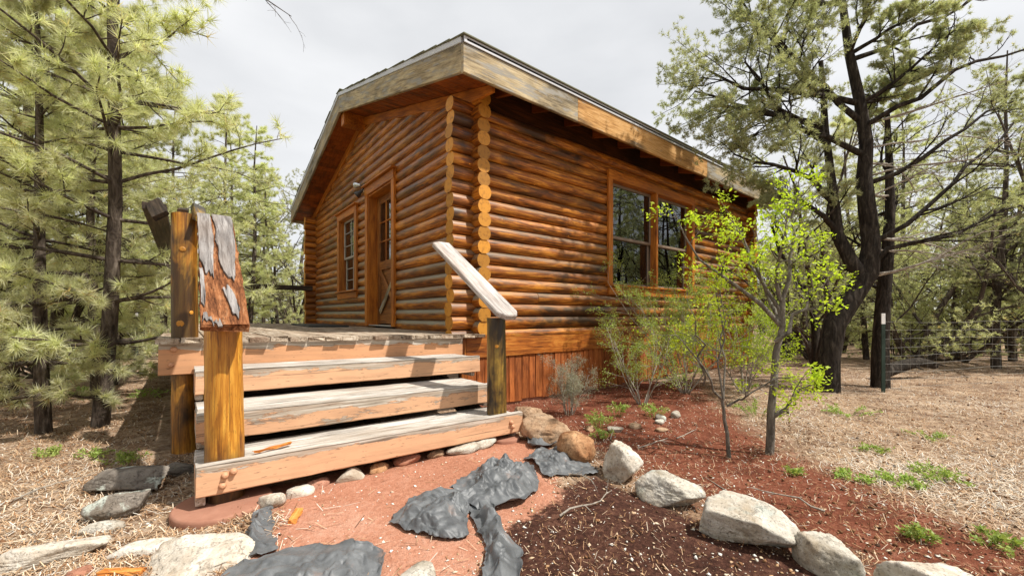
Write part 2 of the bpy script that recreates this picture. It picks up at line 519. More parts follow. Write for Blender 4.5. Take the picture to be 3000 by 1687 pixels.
M['chip'] = wood('orange_wood_chip', (.32, .10, .02), (.62, .23, .05), (.72, .36, .11), None, .5, 2., None, .5, 0., .8, .2, 2., .8, .5, .2)

def glass_mat():
    g = G('window_glass')
    fr = g.n('ShaderNodeFresnel'); fr.inputs['IOR'].default_value = 1.6
    tr = g.n('ShaderNodeBsdfTransparent'); tr.inputs['Color'].default_value = (.42, .44, .44, 1)
    gl = g.n('ShaderNodeBsdfGlossy'); gl.inputs['Roughness'].default_value = .015
    gl.inputs['Color'].default_value = (.9, .95, 1, 1)
    nb = g.bump(g.noise(g.obj(), 3.0, 2), .012, .02)
    g.t.links.new(nb, gl.inputs['Normal'])
    mx = g.n('ShaderNodeMixShader')
    g.t.links.new(g.math('ADD', g.math('MULTIPLY', fr.outputs[0], 1.35), .03, None, True), mx.inputs[0])
    g.t.links.new(tr.outputs[0], mx.inputs[1]); g.t.links.new(gl.outputs[0], mx.inputs[2])
    return g.done(mx.outputs[0])
M['glass'] = glass_mat()

def rock_mat(name, c0, c1, c2, lichen=None, lich_lo=.58):
    g = G(name)
    v = randvec(g, 31.)
    n = g.noise(v, 5, 8, .65, .6)
    n2 = g.noise(v, 34, 6, .7)
    c = g.ramp(n, [(.33, c0), (.5, c1), (.68, c2)])
    c = g.mix(g.ramp(n2, [(.42, .0), (.75, .55)]), c, c0)
    lay = g.noise(g.mapv(v, (3, 3, 16)), 2.5, 5, .6, .5)
    c = g.mix(g.ramp(lay, [(.58, 0.), (.74, .5)]), c, tuple(x * .7 for x in c1))
    if lichen:
        ln = g.noise(v, 7, 5, .6, .3)
        c = g.mix(g.ramp(ln, [(lich_lo, 0.), (lich_lo + .05, 1.)]), c, lichen)
    wv = g.vmath('ADD', v, g.comb(g.math('MULTIPLY', n, .35), g.math('MULTIPLY', n2, .12), g.math('MULTIPLY', n, .25)))
    ck = g.vor(g.mapv(wv, (1, 1, 1.6)), 4.2, 'DISTANCE_TO_EDGE').outputs['Distance']
    ck = g.ramp(g.math('ADD', ck, g.math('MULTIPLY', n2, .03)), [(.014, .0), (.026, 1.)])
    c = g.mix(g.math('MULTIPLY', g.math('MULTIPLY', g.math('SUBTRACT', 1., ck), .35), g.ramp(n, [(.45, 0.), (.6, 1.)])), c, tuple(x * .35 for x in c0))
    oc = g.ramp(g.noise(v, 3.1, 6, .68, .5), [(.52, 0.), (.70, .65)])
    c = g.mix(oc, c, (c0[0] * 1.15, c0[1] * .95, c0[2] * .7))
    spk = g.ramp(g.noise(v, 75, 3, .6), [(.34, .6), (.44, 0.)])
    c = g.mix(spk, c, tuple(x * .45 for x in c0))
    h = g.math('ADD', g.math('ADD', n, g.math('MULTIPLY', n2, .45)), g.math('MULTIPLY', ck, .25))
    return g.done(g.pbr(c, .88, g.bump(h, .7, .03), .2))
M['rock_tan'] = rock_mat('tan_sandstone', (.22, .13, .075), (.42, .285, .18), (.54, .40, .28))
M['rock_orange'] = rock_mat('orange_sandstone', (.24, .11, .05), (.45, .255, .13), (.56, .36, .21))
M['rock_white'] = rock_mat('white_limestone', (.38, .31, .235), (.62, .565, .48), (.74, .70, .635))
M['rock_pale'] = rock_mat('pale_lichened_stone', (.26, .22, .165), (.53, .49, .42), (.66, .63, .57), (.42, .43, .38), .6)
M['rock_grey'] = rock_mat('grey_lichened_stone', (.10, .085, .07), (.22, .19, .16), (.30, .265, .225), (.47, .50, .44), .55)
M['rock_red'] = rock_mat('red_stone', (.24, .10, .06), (.42, .20, .13), (.5, .28, .2))

def fabric_mat():
    g = G('torn_landscape_fabric')
    v = g.obj()
    n = g.noise(v, 9, 5, .6)
    wv = g.noise(g.mapv(v, (1, 1, 1)), 60, 4, .6)
    c = g.ramp(n, [(.3, (.06, .064, .068)), (.7, (.155, .162, .168))])
    dirt = g.ramp(g.noise(v, 5.2, 6, .65), [(.6, 0.), (.78, .75)])
    c = g.mix(dirt, c, (.34, .2, .14))
    return g.done(g.pbr(c, .5, g.bump(g.math('ADD', n, g.math('MULTIPLY', wv, .4)), .35, .012), .45))
M['fabric'] = fabric_mat()

def bark_mat(name, c0, c1, c2, sc=(9, 9, 2.2)):
    g = G(name)
    v = g.obj()
    n = g.noise(g.mapv(v, sc), 2.6, 7, .65, .6)
    n2 = g.noise(v, 40, 4, .6)
    c = g.ramp(n, [(.34, c0), (.52, c1), (.70, c2)])
    return g.done(g.pbr(c, .9, g.bump(g.math('ADD', n, g.math('MULTIPLY', n2, .3)), .9, .02), .15))
M['bark_dark'] = bark_mat('dark_juniper_bark', (.012, .009, .007), (.035, .028, .022), (.09, .075, .06))
M['bark_grey'] = bark_mat('grey_branch_bark', (.07, .06, .05), (.17, .15, .125), (.30, .275, .24))
M['bark_pine'] = bark_mat('pine_bark', (.025, .018, .014), (.085, .066, .052), (.20, .165, .135))
M['bark_twig'] = bark_mat('pale_twig_bark', (.16, .13, .105), (.34, .30, .25), (.50, .46, .40))

def leaf_mat(name, stops, trans=.4, tint=(1.15, 1.2, .7)):
    g = G(name)
    t = g.attr('tone')
    c = g.ramp(t, stops)
    r = g.rand()
    c = g.hsv(c, g.math('ADD', .49, g.math('MULTIPLY', r, .02)), 1., g.math('ADD', .85, g.math('MULTIPLY', r, .3)))
    b = g.pbr(c, .5, None, .3)
    tl = g.n('ShaderNodeBsdfTranslucent')
    g.t.links.new(g.mix(1., c, tint, 'MULTIPLY'), tl.inputs['Color'])
    mx = g.n('ShaderNodeMixShader'); mx.inputs[0].default_value = trans
    g.t.links.new(b, mx.inputs[1]); g.t.links.new(tl.outputs[0], mx.inputs[2])
    return g.done(mx.outputs[0])
M['needle_pale'] = leaf_mat('pale_pine_needles', [(0., (.40, .41, .24)), (.45, (.62, .63, .39)), (.8, (.78, .78, .56)), (1., (.72, .58, .32))], .5)
M['needle_olive'] = leaf_mat('olive_needles', [(0., (.22, .23, .13)), (.5, (.43, .445, .26)), (.85, (.60, .605, .40)), (1., (.52, .44, .24))], .44)
M['leaf_lime'] = leaf_mat('lime_spring_leaves', [(0., (.26, .38, .02)), (.5, (.45, .58, .035)), (1., (.60, .68, .08))], .5)
M['leaf_shrub'] = leaf_mat('shrub_leaves', [(0., (.17, .22, .04)), (.5, (.34, .41, .09)), (1., (.52, .58, .17))], .45)
M['leaf_sage'] = leaf_mat('sage_leaves', [(0., (.20, .20, .14)), (.5, (.34, .345, .25)), (1., (.48, .46, .34))], .25)
M['leaf_weed'] = leaf_mat('weed_leaves', [(0., (.17, .25, .045)), (.5, (.31, .41, .09)), (1., (.48, .54, .19))], .35)

def litter_mat():
    g = G('dry_litter')
    t = g.attr('tone')
    c = g.ramp(t, [(0., (.06, .032, .02)), (.2, (.25, .125, .06)), (.42, (.46, .29, .16)), (.64, (.64, .52, .38)), (.84, (.60, .56, .49)), (1., (.80, .775, .71))])
    return g.done(g.pbr(c, .85, None, .15))
M['litter'] = litter_mat()

def ground_mat():
    g = G('forest_ground')
    v = g.obj()
    big = g.noise(v, 1.3, 5, .6)
    mid = g.noise(v, 7, 6, .65)
    fin = g.noise(v, 42, 6, .7)
    grit = g.noise(v, 150, 4, .7)
    # three soils
    red = g.ramp(g.math('ADD', g.math('MULTIPLY', big, .5), g.math('MULTIPLY', fin, .5)), [(.34, (.31, .125, .072)), (.5, (.47, .215, .135)), (.66, (.58, .32, .225))])
    red = g.mix(g.ramp(mid, [(.58, 0.), (.75, .45)]), red, (.62, .36, .26))
    mul = g.ramp(g.math('ADD', g.math('MULTIPLY', mid, .35), g.math('MULTIPLY', fin, .65)), [(.36, (.018, .009, .007)), (.52, (.07, .030, .021)), (.7, (.20, .10, .065))])
    bed = g.ramp(g.math('ADD', g.math('MULTIPLY', mid, .45), g.math('MULTIPLY', fin, .55)), [(.34, (.066, .022, .013)), (.52, (.185, .060, .034)), (.68, (.33, .15, .095))])
    lit = g.ramp(g.math('ADD', g.math('MULTIPLY', mid, .4), g.math('MULTIPLY', fin, .6)), [(.33, (.10, .055, .035)), (.47, (.36, .24, .15)), (.6, (.56, .44, .325)), (.72, (.72, .65, .55))])
    hum = g.ramp(g.math('ADD', g.math('MULTIPLY', g.noise(v, 2.3, 6, .7, .4), .6), g.math('MULTIPLY', g.noise(v, 13, 5, .7), .4)), [(.44, 0.), (.60, .85)])
    lit = g.mix(hum, lit, (.13, .075, .048))
    wob = g.math('MULTIPLY', g.math('SUBTRACT', g.math('ADD', mid, fin), 1.), .9)
    def mk(a, k=1.):
        return g.ramp(g.math('ADD', g.attr(a), g.math('MULTIPLY', wob, k)), [(.36, 0.), (.64, 1.)])
    wob2 = g.math('SUBTRACT', big, .5)
    c = g.mix(g.ramp(g.math('ADD', g.math('ADD', g.attr('z_bed'), g.math('MULTIPLY', wob, 1.3)), wob2), [(.3, 0.), (.7, 1.)]), lit, bed)
    c = g.mix(mk('z_mulch'), c, mul)
    c = g.mix(mk('z_path'), c, red)
    c = g.mix(g.ramp(grit, [(.3, .45), (.5, 0.)]), c, (.09, .045, .03))
    h = g.math('ADD', g.math('MULTIPLY', fin, .6), g.math('ADD', g.math('MULTIPLY', grit, .25), mid))
    return g.done(g.pbr(c, .95, g.bump(h, .8, .03), .08))
M['ground'] = ground_mat()

# ------------------------------------------------------------------ ground
def poly_mask(x, y, poly, soft):
    P = np.array(poly, float); n = len(P)
    inside = np.zeros(x.shape, bool); dist = np.full(x.shape, 1e9)
    for i in range(n):
        a, b = P[i], P[(i + 1) % n]
        c = ((a[1] > y) != (b[1] > y)) & (x < (b[0] - a[0]) * (y - a[1]) / (b[1] - a[1] + 1e-12) + a[0])
        inside ^= c
        d = b - a
        t = np.clip(((x - a[0]) * d[0] + (y - a[1]) * d[1]) / (d @ d), 0, 1)
        dist = np.minimum(dist, np.hypot(x - a[0] - t * d[0], y - a[1] - t * d[1]))
    sd_ = np.where(inside, dist, -dist)
    return sstep(-soft, soft, sd_)
PATH = [(-2.3, -1.2), (-.5, -1.2), (-.45, -1.69), (-.72, -2.04), (-1.01, -2.37), (-1.4, -2.4), (-1.75, -2.62), (-2.1, -3.3), (-2.6, -3.2), (-2.42, -1.97), (-2.22, -1.72)]
MULCH = [(-2.0, -3.2), (-1.7, -2.6), (-1.4, -2.37), (-.98, -2.30), (-.60, -2.25), (-.58, -2.66), (-.62, -3.02), (-.55, -3.3), (-.5, -4.3), (-1.6, -4.3)]
BED = [(-.35, -.3), (.31, .3), (3.6, .3), (3.3, -.9), (2.3, -1.6), (1.37, -2.32), (.81, -3.0), (.50, -3.4), (.42, -4.2), (-.5, -4.2), (-.56, -3.48), (-.5, -2.87), (-.37, -2.12)]
def zones(x, y):
    return poly_mask(x, y, PATH, .12), poly_mask(x, y, MULCH, .16), poly_mask(x, y, BED, .55)

def make_ground():
    n, b, ext = 380, 4.6, 75.
    t = np.linspace(-1, 1, n)
    s = ext * np.sinh(b * t) / math.sinh(b)
    X, Y = np.meshgrid(s - 1.0, s - 1.8, indexing='ij')
    V = np.stack([X, Y, gz(X, Y)], -1).reshape(-1, 3)
    i = np.arange(n * n).reshape(n, n)
    F = np.stack([i[:-1, :-1], i[1:, :-1], i[1:, 1:], i[:-1, 1:]], -1).reshape(-1, 4)
    me = np_mesh('ground', V, F, M['ground'], None, True)
    zp, zm, zb = zones(V[:, 0], V[:, 1])
    for nm, z in (('z_path', zp), ('z_mulch', zm), ('z_bed', zb)):
        a = me.attributes.new(nm, 'FLOAT', 'POINT'); a.data.foreach_set('value', z.astype(np.float32))
    add('ground', me, kind='structure')
make_ground()

# ------------------------------------------------------------------ log cabin
C, W, LEN, ZL = .15, 7.1, 7.4, .88           # log course, gable width, length, first joint of the long wall
RY, RZ, SL = W / 2, 4.92, .29                # ridge position, roof top at ridge, slope
EO, GO = .55, .47                            # eave and gable overhang
def roof(y): return RZ - SL * abs(y - RY)
cabin = empty('log_cabin', (LEN / 2, W / 2, 0), label='orange stained log cabin with low gable roof and crossed corner logs', cat='cabin')
LR = .0845
OFF = math.sqrt(LR ** 2 - .075 ** 2)
lprof = circ(LR, 18, .0758)

def log(a, b, parent, mat, wear, ends=True):
    Mx, L = frame(a, b, (0, 0, 1))
    seed = nseed()
    me = bar_mesh('log', L, lprof, [mat, M['end']], max(4, int(L / .22)), .0011, seed, True, .0022 if L > 1 else 0)
    o = add('log', me, parent, Mx)
    o['wear'] = wear
    return o
rnd = random.Random(4)
def split(lo, hi, cuts):
    segs = [(lo, hi)]
    for c0, c1 in cuts:
        nx = []
        for s0, s1 in segs:
            if c1 <= s0 or c0 >= s1: nx.append((s0, s1)); continue
            if s0 < c0: nx.append((s0, c0))
            if c1 < s1: nx.append((c1, s1))
        segs = nx
    return [s for s in segs if s[1] - s[0] > .04]

# long wall with the big window
WX0, WX1, WZ0, WZ1 = 2.32, 4.83, 1.345, 3.195
long_wall = empty('long_wall', (LEN / 2, 0, 0), cabin)
back_wall = empty('back_wall', (LEN / 2, W, 0), cabin)
for k in range(-1, 17):
    z = ZL + C * k + C / 2
    e = rnd.uniform(-.015, .015)
    cuts = []
    if WZ0 + .12 < z < WZ1 - .03: cuts.append((WX0 + .06, WX1 - .06))
    if k in (4, 2, 9, 13): 
        j = {4: 2.12, 2: .95, 9: 1.5, 13: 5.9}[k]
        cuts.append((j, j + .004))
    for s0, s1 in split(-.295 + e, LEN + .2, cuts):
        wear = .1 if k > 9 else rnd.uniform(.1, .5)
        log((s0, OFF, z), (s1, OFF, z), long_wall, M['log_sooty'], wear)
    log((-.27 - e, W - OFF, z), (LEN + .2, W - OFF, z), back_wall, M['log'], .15)

# gable walls
DY0, DY1, DZ1 = 2.10, 3.375, 3.32
GY0, GY1, GZ0, GZ1 = 3.85, 5.07, 1.30, 3.10
ZG = .826
gable_wall = empty('door_gable_wall', (0, W / 2, 0), cabin)
far_wall = empty('far_gable_wall', (LEN, W / 2, 0), cabin)
for j in range(0, 30):
    z = ZG + C * j + C / 2
    lo, hi = -.155 + rnd.uniform(-.012, .012), W + .205
    top = z + .02
    if top > roof(0) - .33:                    # inside the gable triangle
        half = (RZ - .33 - top) / SL
        if half < .12: break
        lo, hi = RY - half, RY + half
    cuts = []
    if z < DZ1 - .02: cuts.append((DY0 + .06, DY1 - .06))
    if GZ0 + .1 < z < GZ1 - .02: cuts.append((GY0 + .06, GY1 - .06))
    for s0, s1 in split(lo, hi, cuts):
        low = max(0., 1 - (z - .85) / 1.5)
        wear = min(1., .08 + 1.6 * low * rnd.uniform(.55, 1.1)) if z < 2.4 else .04
        log((OFF, s1, z), (OFF, s0, z), gable_wall, M['log'], wear)
    log((LEN - OFF, lo, z), (LEN - OFF, hi, z), far_wall, M['log'], .1)

# dark floor and inner lining so that no daylight leaks through the joints
add('floor', bar_mesh('floor', LEN - .3, rect(W - .3, .06), M['dark'], 1), cabin, Matrix.Translation((LEN / 2, W / 2, .80)))
for y in (.16, W - .16):
    cuts = [(WX0 + .08, WX1 - .08)] if y < 1 else []
    for s0, s1 in split(.2, LEN - .2, cuts):
        board('inner_lining', (s0, y, 2.05), (s1, y, 2.05), .02, 2.5, M['dark'], parent=cabin, jit=0, nseg=1)
board('inner_lining', (WX0 + .08, .16, 1.1), (WX1 - .08, .16, 1.1), .02, .6, M['dark'], parent=cabin, jit=0, nseg=1)
for s0, s1 in split(.2, W - .2, [(DY0 + .05, DY1 - .05), (GY0 + .08, GY1 - .08)]):
    board('inner_lining', (.17, s0, 2.2), (.17, s1, 2.2), .02, 2.8, M['dark'], parent=cabin, jit=0, nseg=1)
board('inner_lining', (LEN - .17, .2, 2.2), (LEN - .17, W - .2, 2.2), .02, 2.8, M['dark'], parent=cabin, jit=0, nseg=1)

# --- roof
roofp = empty('roof', (LEN / 2, RY, 3.7), cabin)
X0, X1 = -GO, LEN + .5
def slope_pts(y0, y1, dz): return (y0, roof(y0) + dz), (y1, roof(y1) + dz)
for side in (-1, 1):
    ye = RY + side * (RY + EO)
    # felt and sheathing under the shingles
    (ya, za), (yb, zb) = slope_pts(ye - side * .0, RY + side * .002, -.03)
    prism('roof_deck', [(X0 + .03, ya, za), (X0 + .03, yb, zb), (X0 + .03, yb, zb - .03), (X0 + .03, ya, za - .03)], (X1 - X0 - .06, 0, 0), M['roofdark'], roofp)
    # shingle courses
    n = 15
    for i in range(n):
        f0, f1 = i / n, min(1., (i + 1.25) / n)
        y0, y1 = ye + side * .02 - side * (RY + EO + .02) * f0, ye + side * .02 - side * (RY + EO + .02) * f1
        e0, e1 = rnd.uniform(-.012, .006), rnd.uniform(-.006, .012)
        prism('shingle_course', [(X0 - .012 + e0, y0, roof(y0) + .006), (X0 - .012 + e0, y1, roof(y1) - .008), (X0 - .012 + e0, y1, roof(y1) - .020), (X0 - .012 + e0, y0, roof(y0) - .012)],
              (X1 - X0 + .024 + e1 - e0, 0, 0), M['shingle'], roofp)
    # eave drip edge and fascia
    z = roof(ye)
    xs = [X0 - .0, 2.6, 5.6, X1]
    for i in range(3):
        prism('drip_edge', [(xs[i] + .001, ye, z - .078), (xs[i] + .001, ye - side * .012, z - .078), (xs[i] + .001, ye - side * .012, z - .012), (xs[i] + .001, ye, z - .012)], (xs[i + 1] - xs[i] - .002, 0, 0), M['drip'], roofp)
    fx = [X0, 1.14, 4.35, X1]
    for i in range(3):
        m = [M['fascia'], M['fascia_warm'], M['fascia']][i] if side < 0 else M['fascia']
        board('eave_fascia', (fx[i] + .002, ye - side * .034, z - .078 - .14), (fx[i + 1] - .002, ye - side * .034, z - .078 - .14), .285, .04, m, up=(0, side, 0), parent=roofp, nseg=12)
    # rake boards, drip edges at both gable ends
    for gx, d in ((X0, 1), (X1, -1)):
        yi = RY + side * .002
        ya = ye - side * .056
        def quad(dt, db, x, y_out=ya):
            return [(x, y_out, roof(y_out) + dt), (x, yi, roof(yi) + dt), (x, yi, roof(yi) + db), (x, y_out, roof(y_out) + db)]
        prism('rake_fascia', quad(-.078, -.355, gx + d * .006), (d * .04, 0, 0), M['fascia'], roofp)
        prism('rake_drip_edge', quad(-.014, -.076, gx - d * .004), (d * .03, 0, 0), M['drip'], roofp)
    # soffit planks under the gable overhang of the door end
    yy = ye - side * .07
    pw = .125
    cnt = int((RY + EO - .07) / pw)
    for i in range(cnt):
        y0 = yy - side * pw * i; y1 = y0 - side * (pw - .006)
        t = rnd.uniform(-.002, .002)
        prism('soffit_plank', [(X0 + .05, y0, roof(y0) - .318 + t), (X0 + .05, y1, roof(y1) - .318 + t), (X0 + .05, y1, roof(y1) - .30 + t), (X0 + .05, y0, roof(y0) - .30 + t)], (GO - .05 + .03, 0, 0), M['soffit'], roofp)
    # frieze board along the top of the gable wall
    yo = ye - side * .12
    prism('frieze_board', [(-.055, yo, roof(yo) - .322), (-.055, RY, roof(RY) - .322), (-.055, RY, roof(RY) - .46), (-.055, yo + -side * .38, roof(yo - side * .38) - .46), (-.055, yo, roof(yo) - .40)], (.04, 0, 0), M['trim'], roofp)
    # eave planks and rafter tails
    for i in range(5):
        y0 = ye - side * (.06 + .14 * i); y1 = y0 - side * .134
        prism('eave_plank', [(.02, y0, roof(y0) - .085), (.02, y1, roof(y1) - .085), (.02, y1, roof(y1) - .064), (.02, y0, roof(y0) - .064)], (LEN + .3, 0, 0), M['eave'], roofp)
    yin = RY + side * (RY - .1)
    for i in range(13):
        x = .30 + .585 * i
        y0 = ye - side * .06
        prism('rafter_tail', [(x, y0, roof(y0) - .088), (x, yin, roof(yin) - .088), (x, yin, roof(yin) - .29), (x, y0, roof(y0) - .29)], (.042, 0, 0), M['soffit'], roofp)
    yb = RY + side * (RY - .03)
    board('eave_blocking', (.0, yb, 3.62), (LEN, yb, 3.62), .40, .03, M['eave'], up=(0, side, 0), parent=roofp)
prism('ridge_beam', [(-.40, RY - .075, RZ - .325), (-.40, RY + .075, RZ - .325), (-.40, RY + .075, RZ - .56), (-.40, RY - .075, RZ - .56)], (.42, 0, 0), M['trim'], roofp)
board('ridge_cap', (X0 - .01, RY, RZ + .004), (X1 + .01, RY, RZ + .004), .22, .012, M['shingle'], parent=roofp)

# --- band board and skirt below the long wall
skirt = empty('skirting', (LEN / 2, 0, 0), cabin)
bx = [-.12, 2.9, 5.4, LEN + .1]
for i in range(3):
    board('band_board', (bx[i] + .002, -.022, .695), (bx[i + 1] - .002, -.022, .695), .275, .045, M['stripe'], up=(0, -1, 0), parent=skirt, nseg=14)
x = -.10
while x < LEN:
    w = rnd.uniform(.095, .125)
    zb = gz1(x, -.05) + rnd.uniform(.025, .05)
    o = board('skirt_board', (x + w / 2, -.012 + rnd.uniform(-.006, .004), zb), (x + w / 2, -.012 + rnd.uniform(-.004, .004), .556), w - rnd.uniform(.004, .010), .03, M['skirt'], up=(0, -1, 0), parent=skirt, bev=.012, jit=.002, nseg=5, endjit=.006)
    x += w
board('corner_board', (-.14, -.01, .30), (-.14, -.01, .825), .09, .06, M['stripe'], up=(0, -1, 0), parent=skirt)
add('footing_strip', bar_mesh('footing_strip', LEN, rect(.05, .3), M['concrete'], 20, .01, 5), skirt, Matrix.Translation((LEN / 2, .03, -.06)))

# --- windows
def pane(name, c, w, h, axis, parent):
    """axis: outward normal 'y' (long wall) or 'x' (gable)"""
    if axis == 'y':
        return board(name, (c[0] - w / 2, c[1], c[2]), (c[0] + w / 2, c[1], c[2]), h, .006, M['glass'], up=(0, -1, 0), parent=parent, bev=.0005, jit=0, nseg=1)
    return board(name, (c[0], c[1] - w / 2, c[2]), (c[0], c[1] + w / 2, c[2]), h, .006, M['glass'], up=(-1, 0, 0), parent=parent, bev=.0005, jit=0, nseg=1)

def T3(axis, s, d, z):
    """wall coords -> world: s along the wall, d outwards, z up"""
    return (s, -d, z) if axis == 'y' else (-d, s, z)

def sash(parent, axis, s0, s1, z0, z1, d, mat, fw_=.045, grid=None):
    nrm = (0, -1, 0) if axis == 'y' else (-1, 0, 0)
    t = .03
    for z in (z0 + fw_ / 2, z1 - fw_ / 2):
        board('sash_rail', T3(axis, s0, d, z), T3(axis, s1, d, z), fw_, t, mat, up=nrm, parent=parent, nseg=2, jit=.0004)
    for s in (s0 + fw_ / 2, s1 - fw_ / 2):
        board('sash_stile', T3(axis, s, d + .0015, z0 + fw_), T3(axis, s, d + .0015, z1 - fw_), fw_, t, mat, up=nrm, parent=parent, nseg=2, jit=.0004)
    pane('pane', T3(axis, (s0 + s1) / 2, d, (z0 + z1) / 2), s1 - s0 - fw_, z1 - z0 - fw_, axis, parent)
    if grid:
        for i in range(1, grid[0]):
            s = s0 + (s1 - s0) * i / grid[0]
            board('muntin', T3(axis, s, d + .008, z0 + fw_), T3(axis, s, d + .008, z1 - fw_), .016, .014, mat, up=nrm, parent=parent, nseg=1, jit=0)
        for i in range(1, grid[1]):
            z = z0 + (z1 - z0) * i / grid[1]
            board('muntin', T3(axis, s0 + fw_, d + .010, z), T3(axis, s1 - fw_, d + .010, z), .016, .014, mat, up=nrm, parent=parent, nseg=1, jit=0)

def window(name, axis, s0, s1, z0, z1, lights, smat, tw, capped, label=None, grid=None, curtain=True):
    nrm = (0, -1, 0) if axis == 'y' else (-1, 0, 0)
    e = empty(name, T3(axis, (s0 + s1) / 2, 0, z0), cabin)
    if label: e['label'] = label
    tr = M['trim']
    d = .052
    sill = z0 + .125
    board('trim_board', T3(axis, s0 + tw / 2, d, sill + .03), T3(axis, s0 + tw / 2, d, z1 - .13), tw, .045, tr, up=nrm, parent=e)
    board('trim_board', T3(axis, s1 - tw / 2, d, sill + .03), T3(axis, s1 - tw / 2, d, z1 - .13), tw, .045, tr, up=nrm, parent=e)
    board('head_trim', T3(axis, s0, d + .003, z1 - .065), T3(axis, s1, d + .003, z1 - .065), .13, .045, tr, up=nrm, parent=e)
    if capped:
        board('drip_cap', T3(axis, s0 - .03, d + .02, z1 + .014), T3(axis, s1 + .03, d + .02, z1 + .014), .10, .026, tr, up=(0, 0, 1), parent=e)
    board('sill', T3(axis, s0 - .015, d + .012, sill + .014), T3(axis, s1 + .015, d + .012, sill + .014), .10, .03, tr, up=(0, 0, 1), parent=e)
    board('apron', T3(axis, s0 + .01, d, z0 + .06), T3(axis, s1 - .01, d, z0 + .06), .118, .04, tr, up=nrm, parent=e)
    # reveal
    for s in (s0 + tw - .01, s1 - tw + .01):
        board('jamb', T3(axis, s, -.05, sill + .03), T3(axis, s, -.05, z1 - .12), .17, .02, tr, up=((1, 0, 0) if axis == 'y' else (0, 1, 0)), parent=e, nseg=2)
    board('head_jamb', T3(axis, s0 + tw, -.05, z1 - .125), T3(axis, s1 - tw, -.05, z1 - .125), .17, .02, tr, parent=e, nseg=2)
    a0, a1 = s0 + tw, s1 - tw
    b0, b1 = sill + .03, z1 - .135
    zm = b0 + (b1 - b0) * .47
    wl = (a1 - a0) / lights
    for i in range(lights):
        l0, l1 = a0 + wl * i + .012, a0 + wl * (i + 1) - .012
        sash(e, axis, l0, l1, zm - .02, b1, -.045, smat, .042, grid)
        sash(e, axis, l0 + .006, l1 - .006, b0, zm + .022, -.082, smat, .042, grid)
        if i: board('mullion', T3(axis, a0 + wl * i, .02, b0), T3(axis, a0 + wl * i, .02, b1), .05, .12, tr, up=nrm, parent=e)
    if curtain:
        n = 90
        s = np.linspace(a0 - .03, a1 + .03, n)
        off = .025 * np.sin(s * 46) + .014 * np.sin(s * 19 + 1)
        V = []
        zt, zb_ = (zm + .05 if axis == 'y' else b1), b0 - .02
        for zz in (zb_, zt):
            for k in range(n):
                V.append(T3(axis, s[k], -.22 + off[k] - .006, zz))
            for k in range(n):
                V.append(T3(axis, s[k], -.22 + off[k] + .006, zz))
        F = [(k, k + 1, 2 * n + k + 1, 2 * n + k) for k in range(n - 1)] + [(n + k, 3 * n + k, 3 * n + k + 1, n + k + 1) for k in range(n - 1)]
        F += [(2 * n + k, 2 * n + k + 1, 3 * n + k + 1, 3 * n + k) for k in range(n - 1)]
        add('curtain', py_mesh('curtain', V, F, M['curtain'], None, len(F)), e)
    return e
window('double_window', 'y', WX0, WX1, WZ0, WZ1, 2, M['sash'], .098, False)
window('single_window', 'x', GY0, GY1, GZ0 + .07, GZ1, 1, M['sashwhite'], .13, True, grid=(2, 3), curtain=False)

# --- door
dr = empty('door', (0, (DY0 + DY1) / 2, .86), cabin)
nx = (-1, 0, 0)
board('door_trim', (-.052, DY0 + .055, .868), (-.052, DY0 + .055, DZ1 - .19), .11, .05, M['trim'], up=nx, parent=dr)
board('door_trim', (-.052, DY1 - .055, .868), (-.052, DY1 - .055, DZ1 - .19), .11, .05, M['trim'], up=nx, parent=dr)
board('head_trim', (-.056, DY0, DZ1 - .115), (-.056, DY1, DZ1 - .115), .15, .05, M['trim'], up=nx, parent=dr)
board('drip_cap', (-.075, DY0 - .03, DZ1 - .025), (-.075, DY1 + .03, DZ1 - .025), .11, .03, M['trim'], parent=dr)
for y in (DY0 + .105, DY1 - .105):
    board('jamb', (.06, y, .868), (.06, y, DZ1 - .19), .23, .03, M['trim'], up=(0, 1, 0), parent=dr)
board('head_jamb', (.06, DY0 + .11, DZ1 - .205), (.06, DY1 - .11, DZ1 - .205), .23, .03, M['trim'], parent=dr)
d0, d1, dx = DY0 + .122, DY1 - .122, .13
zt = DZ1 - .225
for y in (d0 + .055, d1 - .055):
    board('stile', (dx, y, .90), (dx, y, zt), .11, .045, M['door'], up=nx, parent=dr)
for z, h in ((zt - .06, .12), (1.90, .15), (.99, .18)):
    board('rail', (dx, d0 + .11, z), (dx, d1 - .11, z), h, .044, M['door'], up=nx, parent=dr)
board('lower_panel', (dx + .012, d0 + .1, 1.45), (dx + .012, d1 - .1, 1.45), .80, .02, M['door'], up=nx, parent=dr)
board('brace', (dx - .022, d0 + .13, 1.10), (dx - .022, d1 - .13, 1.81), .085, .02, M['door'], up=nx, parent=dr)
board('brace', (dx - .025, d1 - .13, 1.10), (dx - .025, d0 + .13, 1.81), .085, .02, M['fascia'], up=nx, parent=dr)
g0, g1 = 1.975, zt - .12
pane('pane', (dx, (d0 + d1) / 2, (g0 + g1) / 2), d1 - d0 - .2, g1 - g0, 'x', dr)
for i in (1, 2):
    y = d0 + .11 + (d1 - d0 - .22) * i / 3
    board('muntin', (dx - .012, y, g0), (dx - .012, y, g1), .02, .02, M['trim'], up=nx, parent=dr, nseg=1)
    z = g0 + (g1 - g0) * i / 3
    board('muntin', (dx - .015, d0 + .11, z), (dx - .015, d1 - .11, z), .02, .02, M['trim'], up=nx, parent=dr, nseg=1)
board('threshold', (.05, DY0 + .12, .872), (.05, DY1 - .12, .872), .2, .018, M['tin'], parent=dr)
knob = add('handle', lathe('handle', [(.022, 0), (.022, .012), (.010, .02), (.010, .04), (.026, .05), (.026, .07), (.012, .08)], M['metal'], 14), dr)
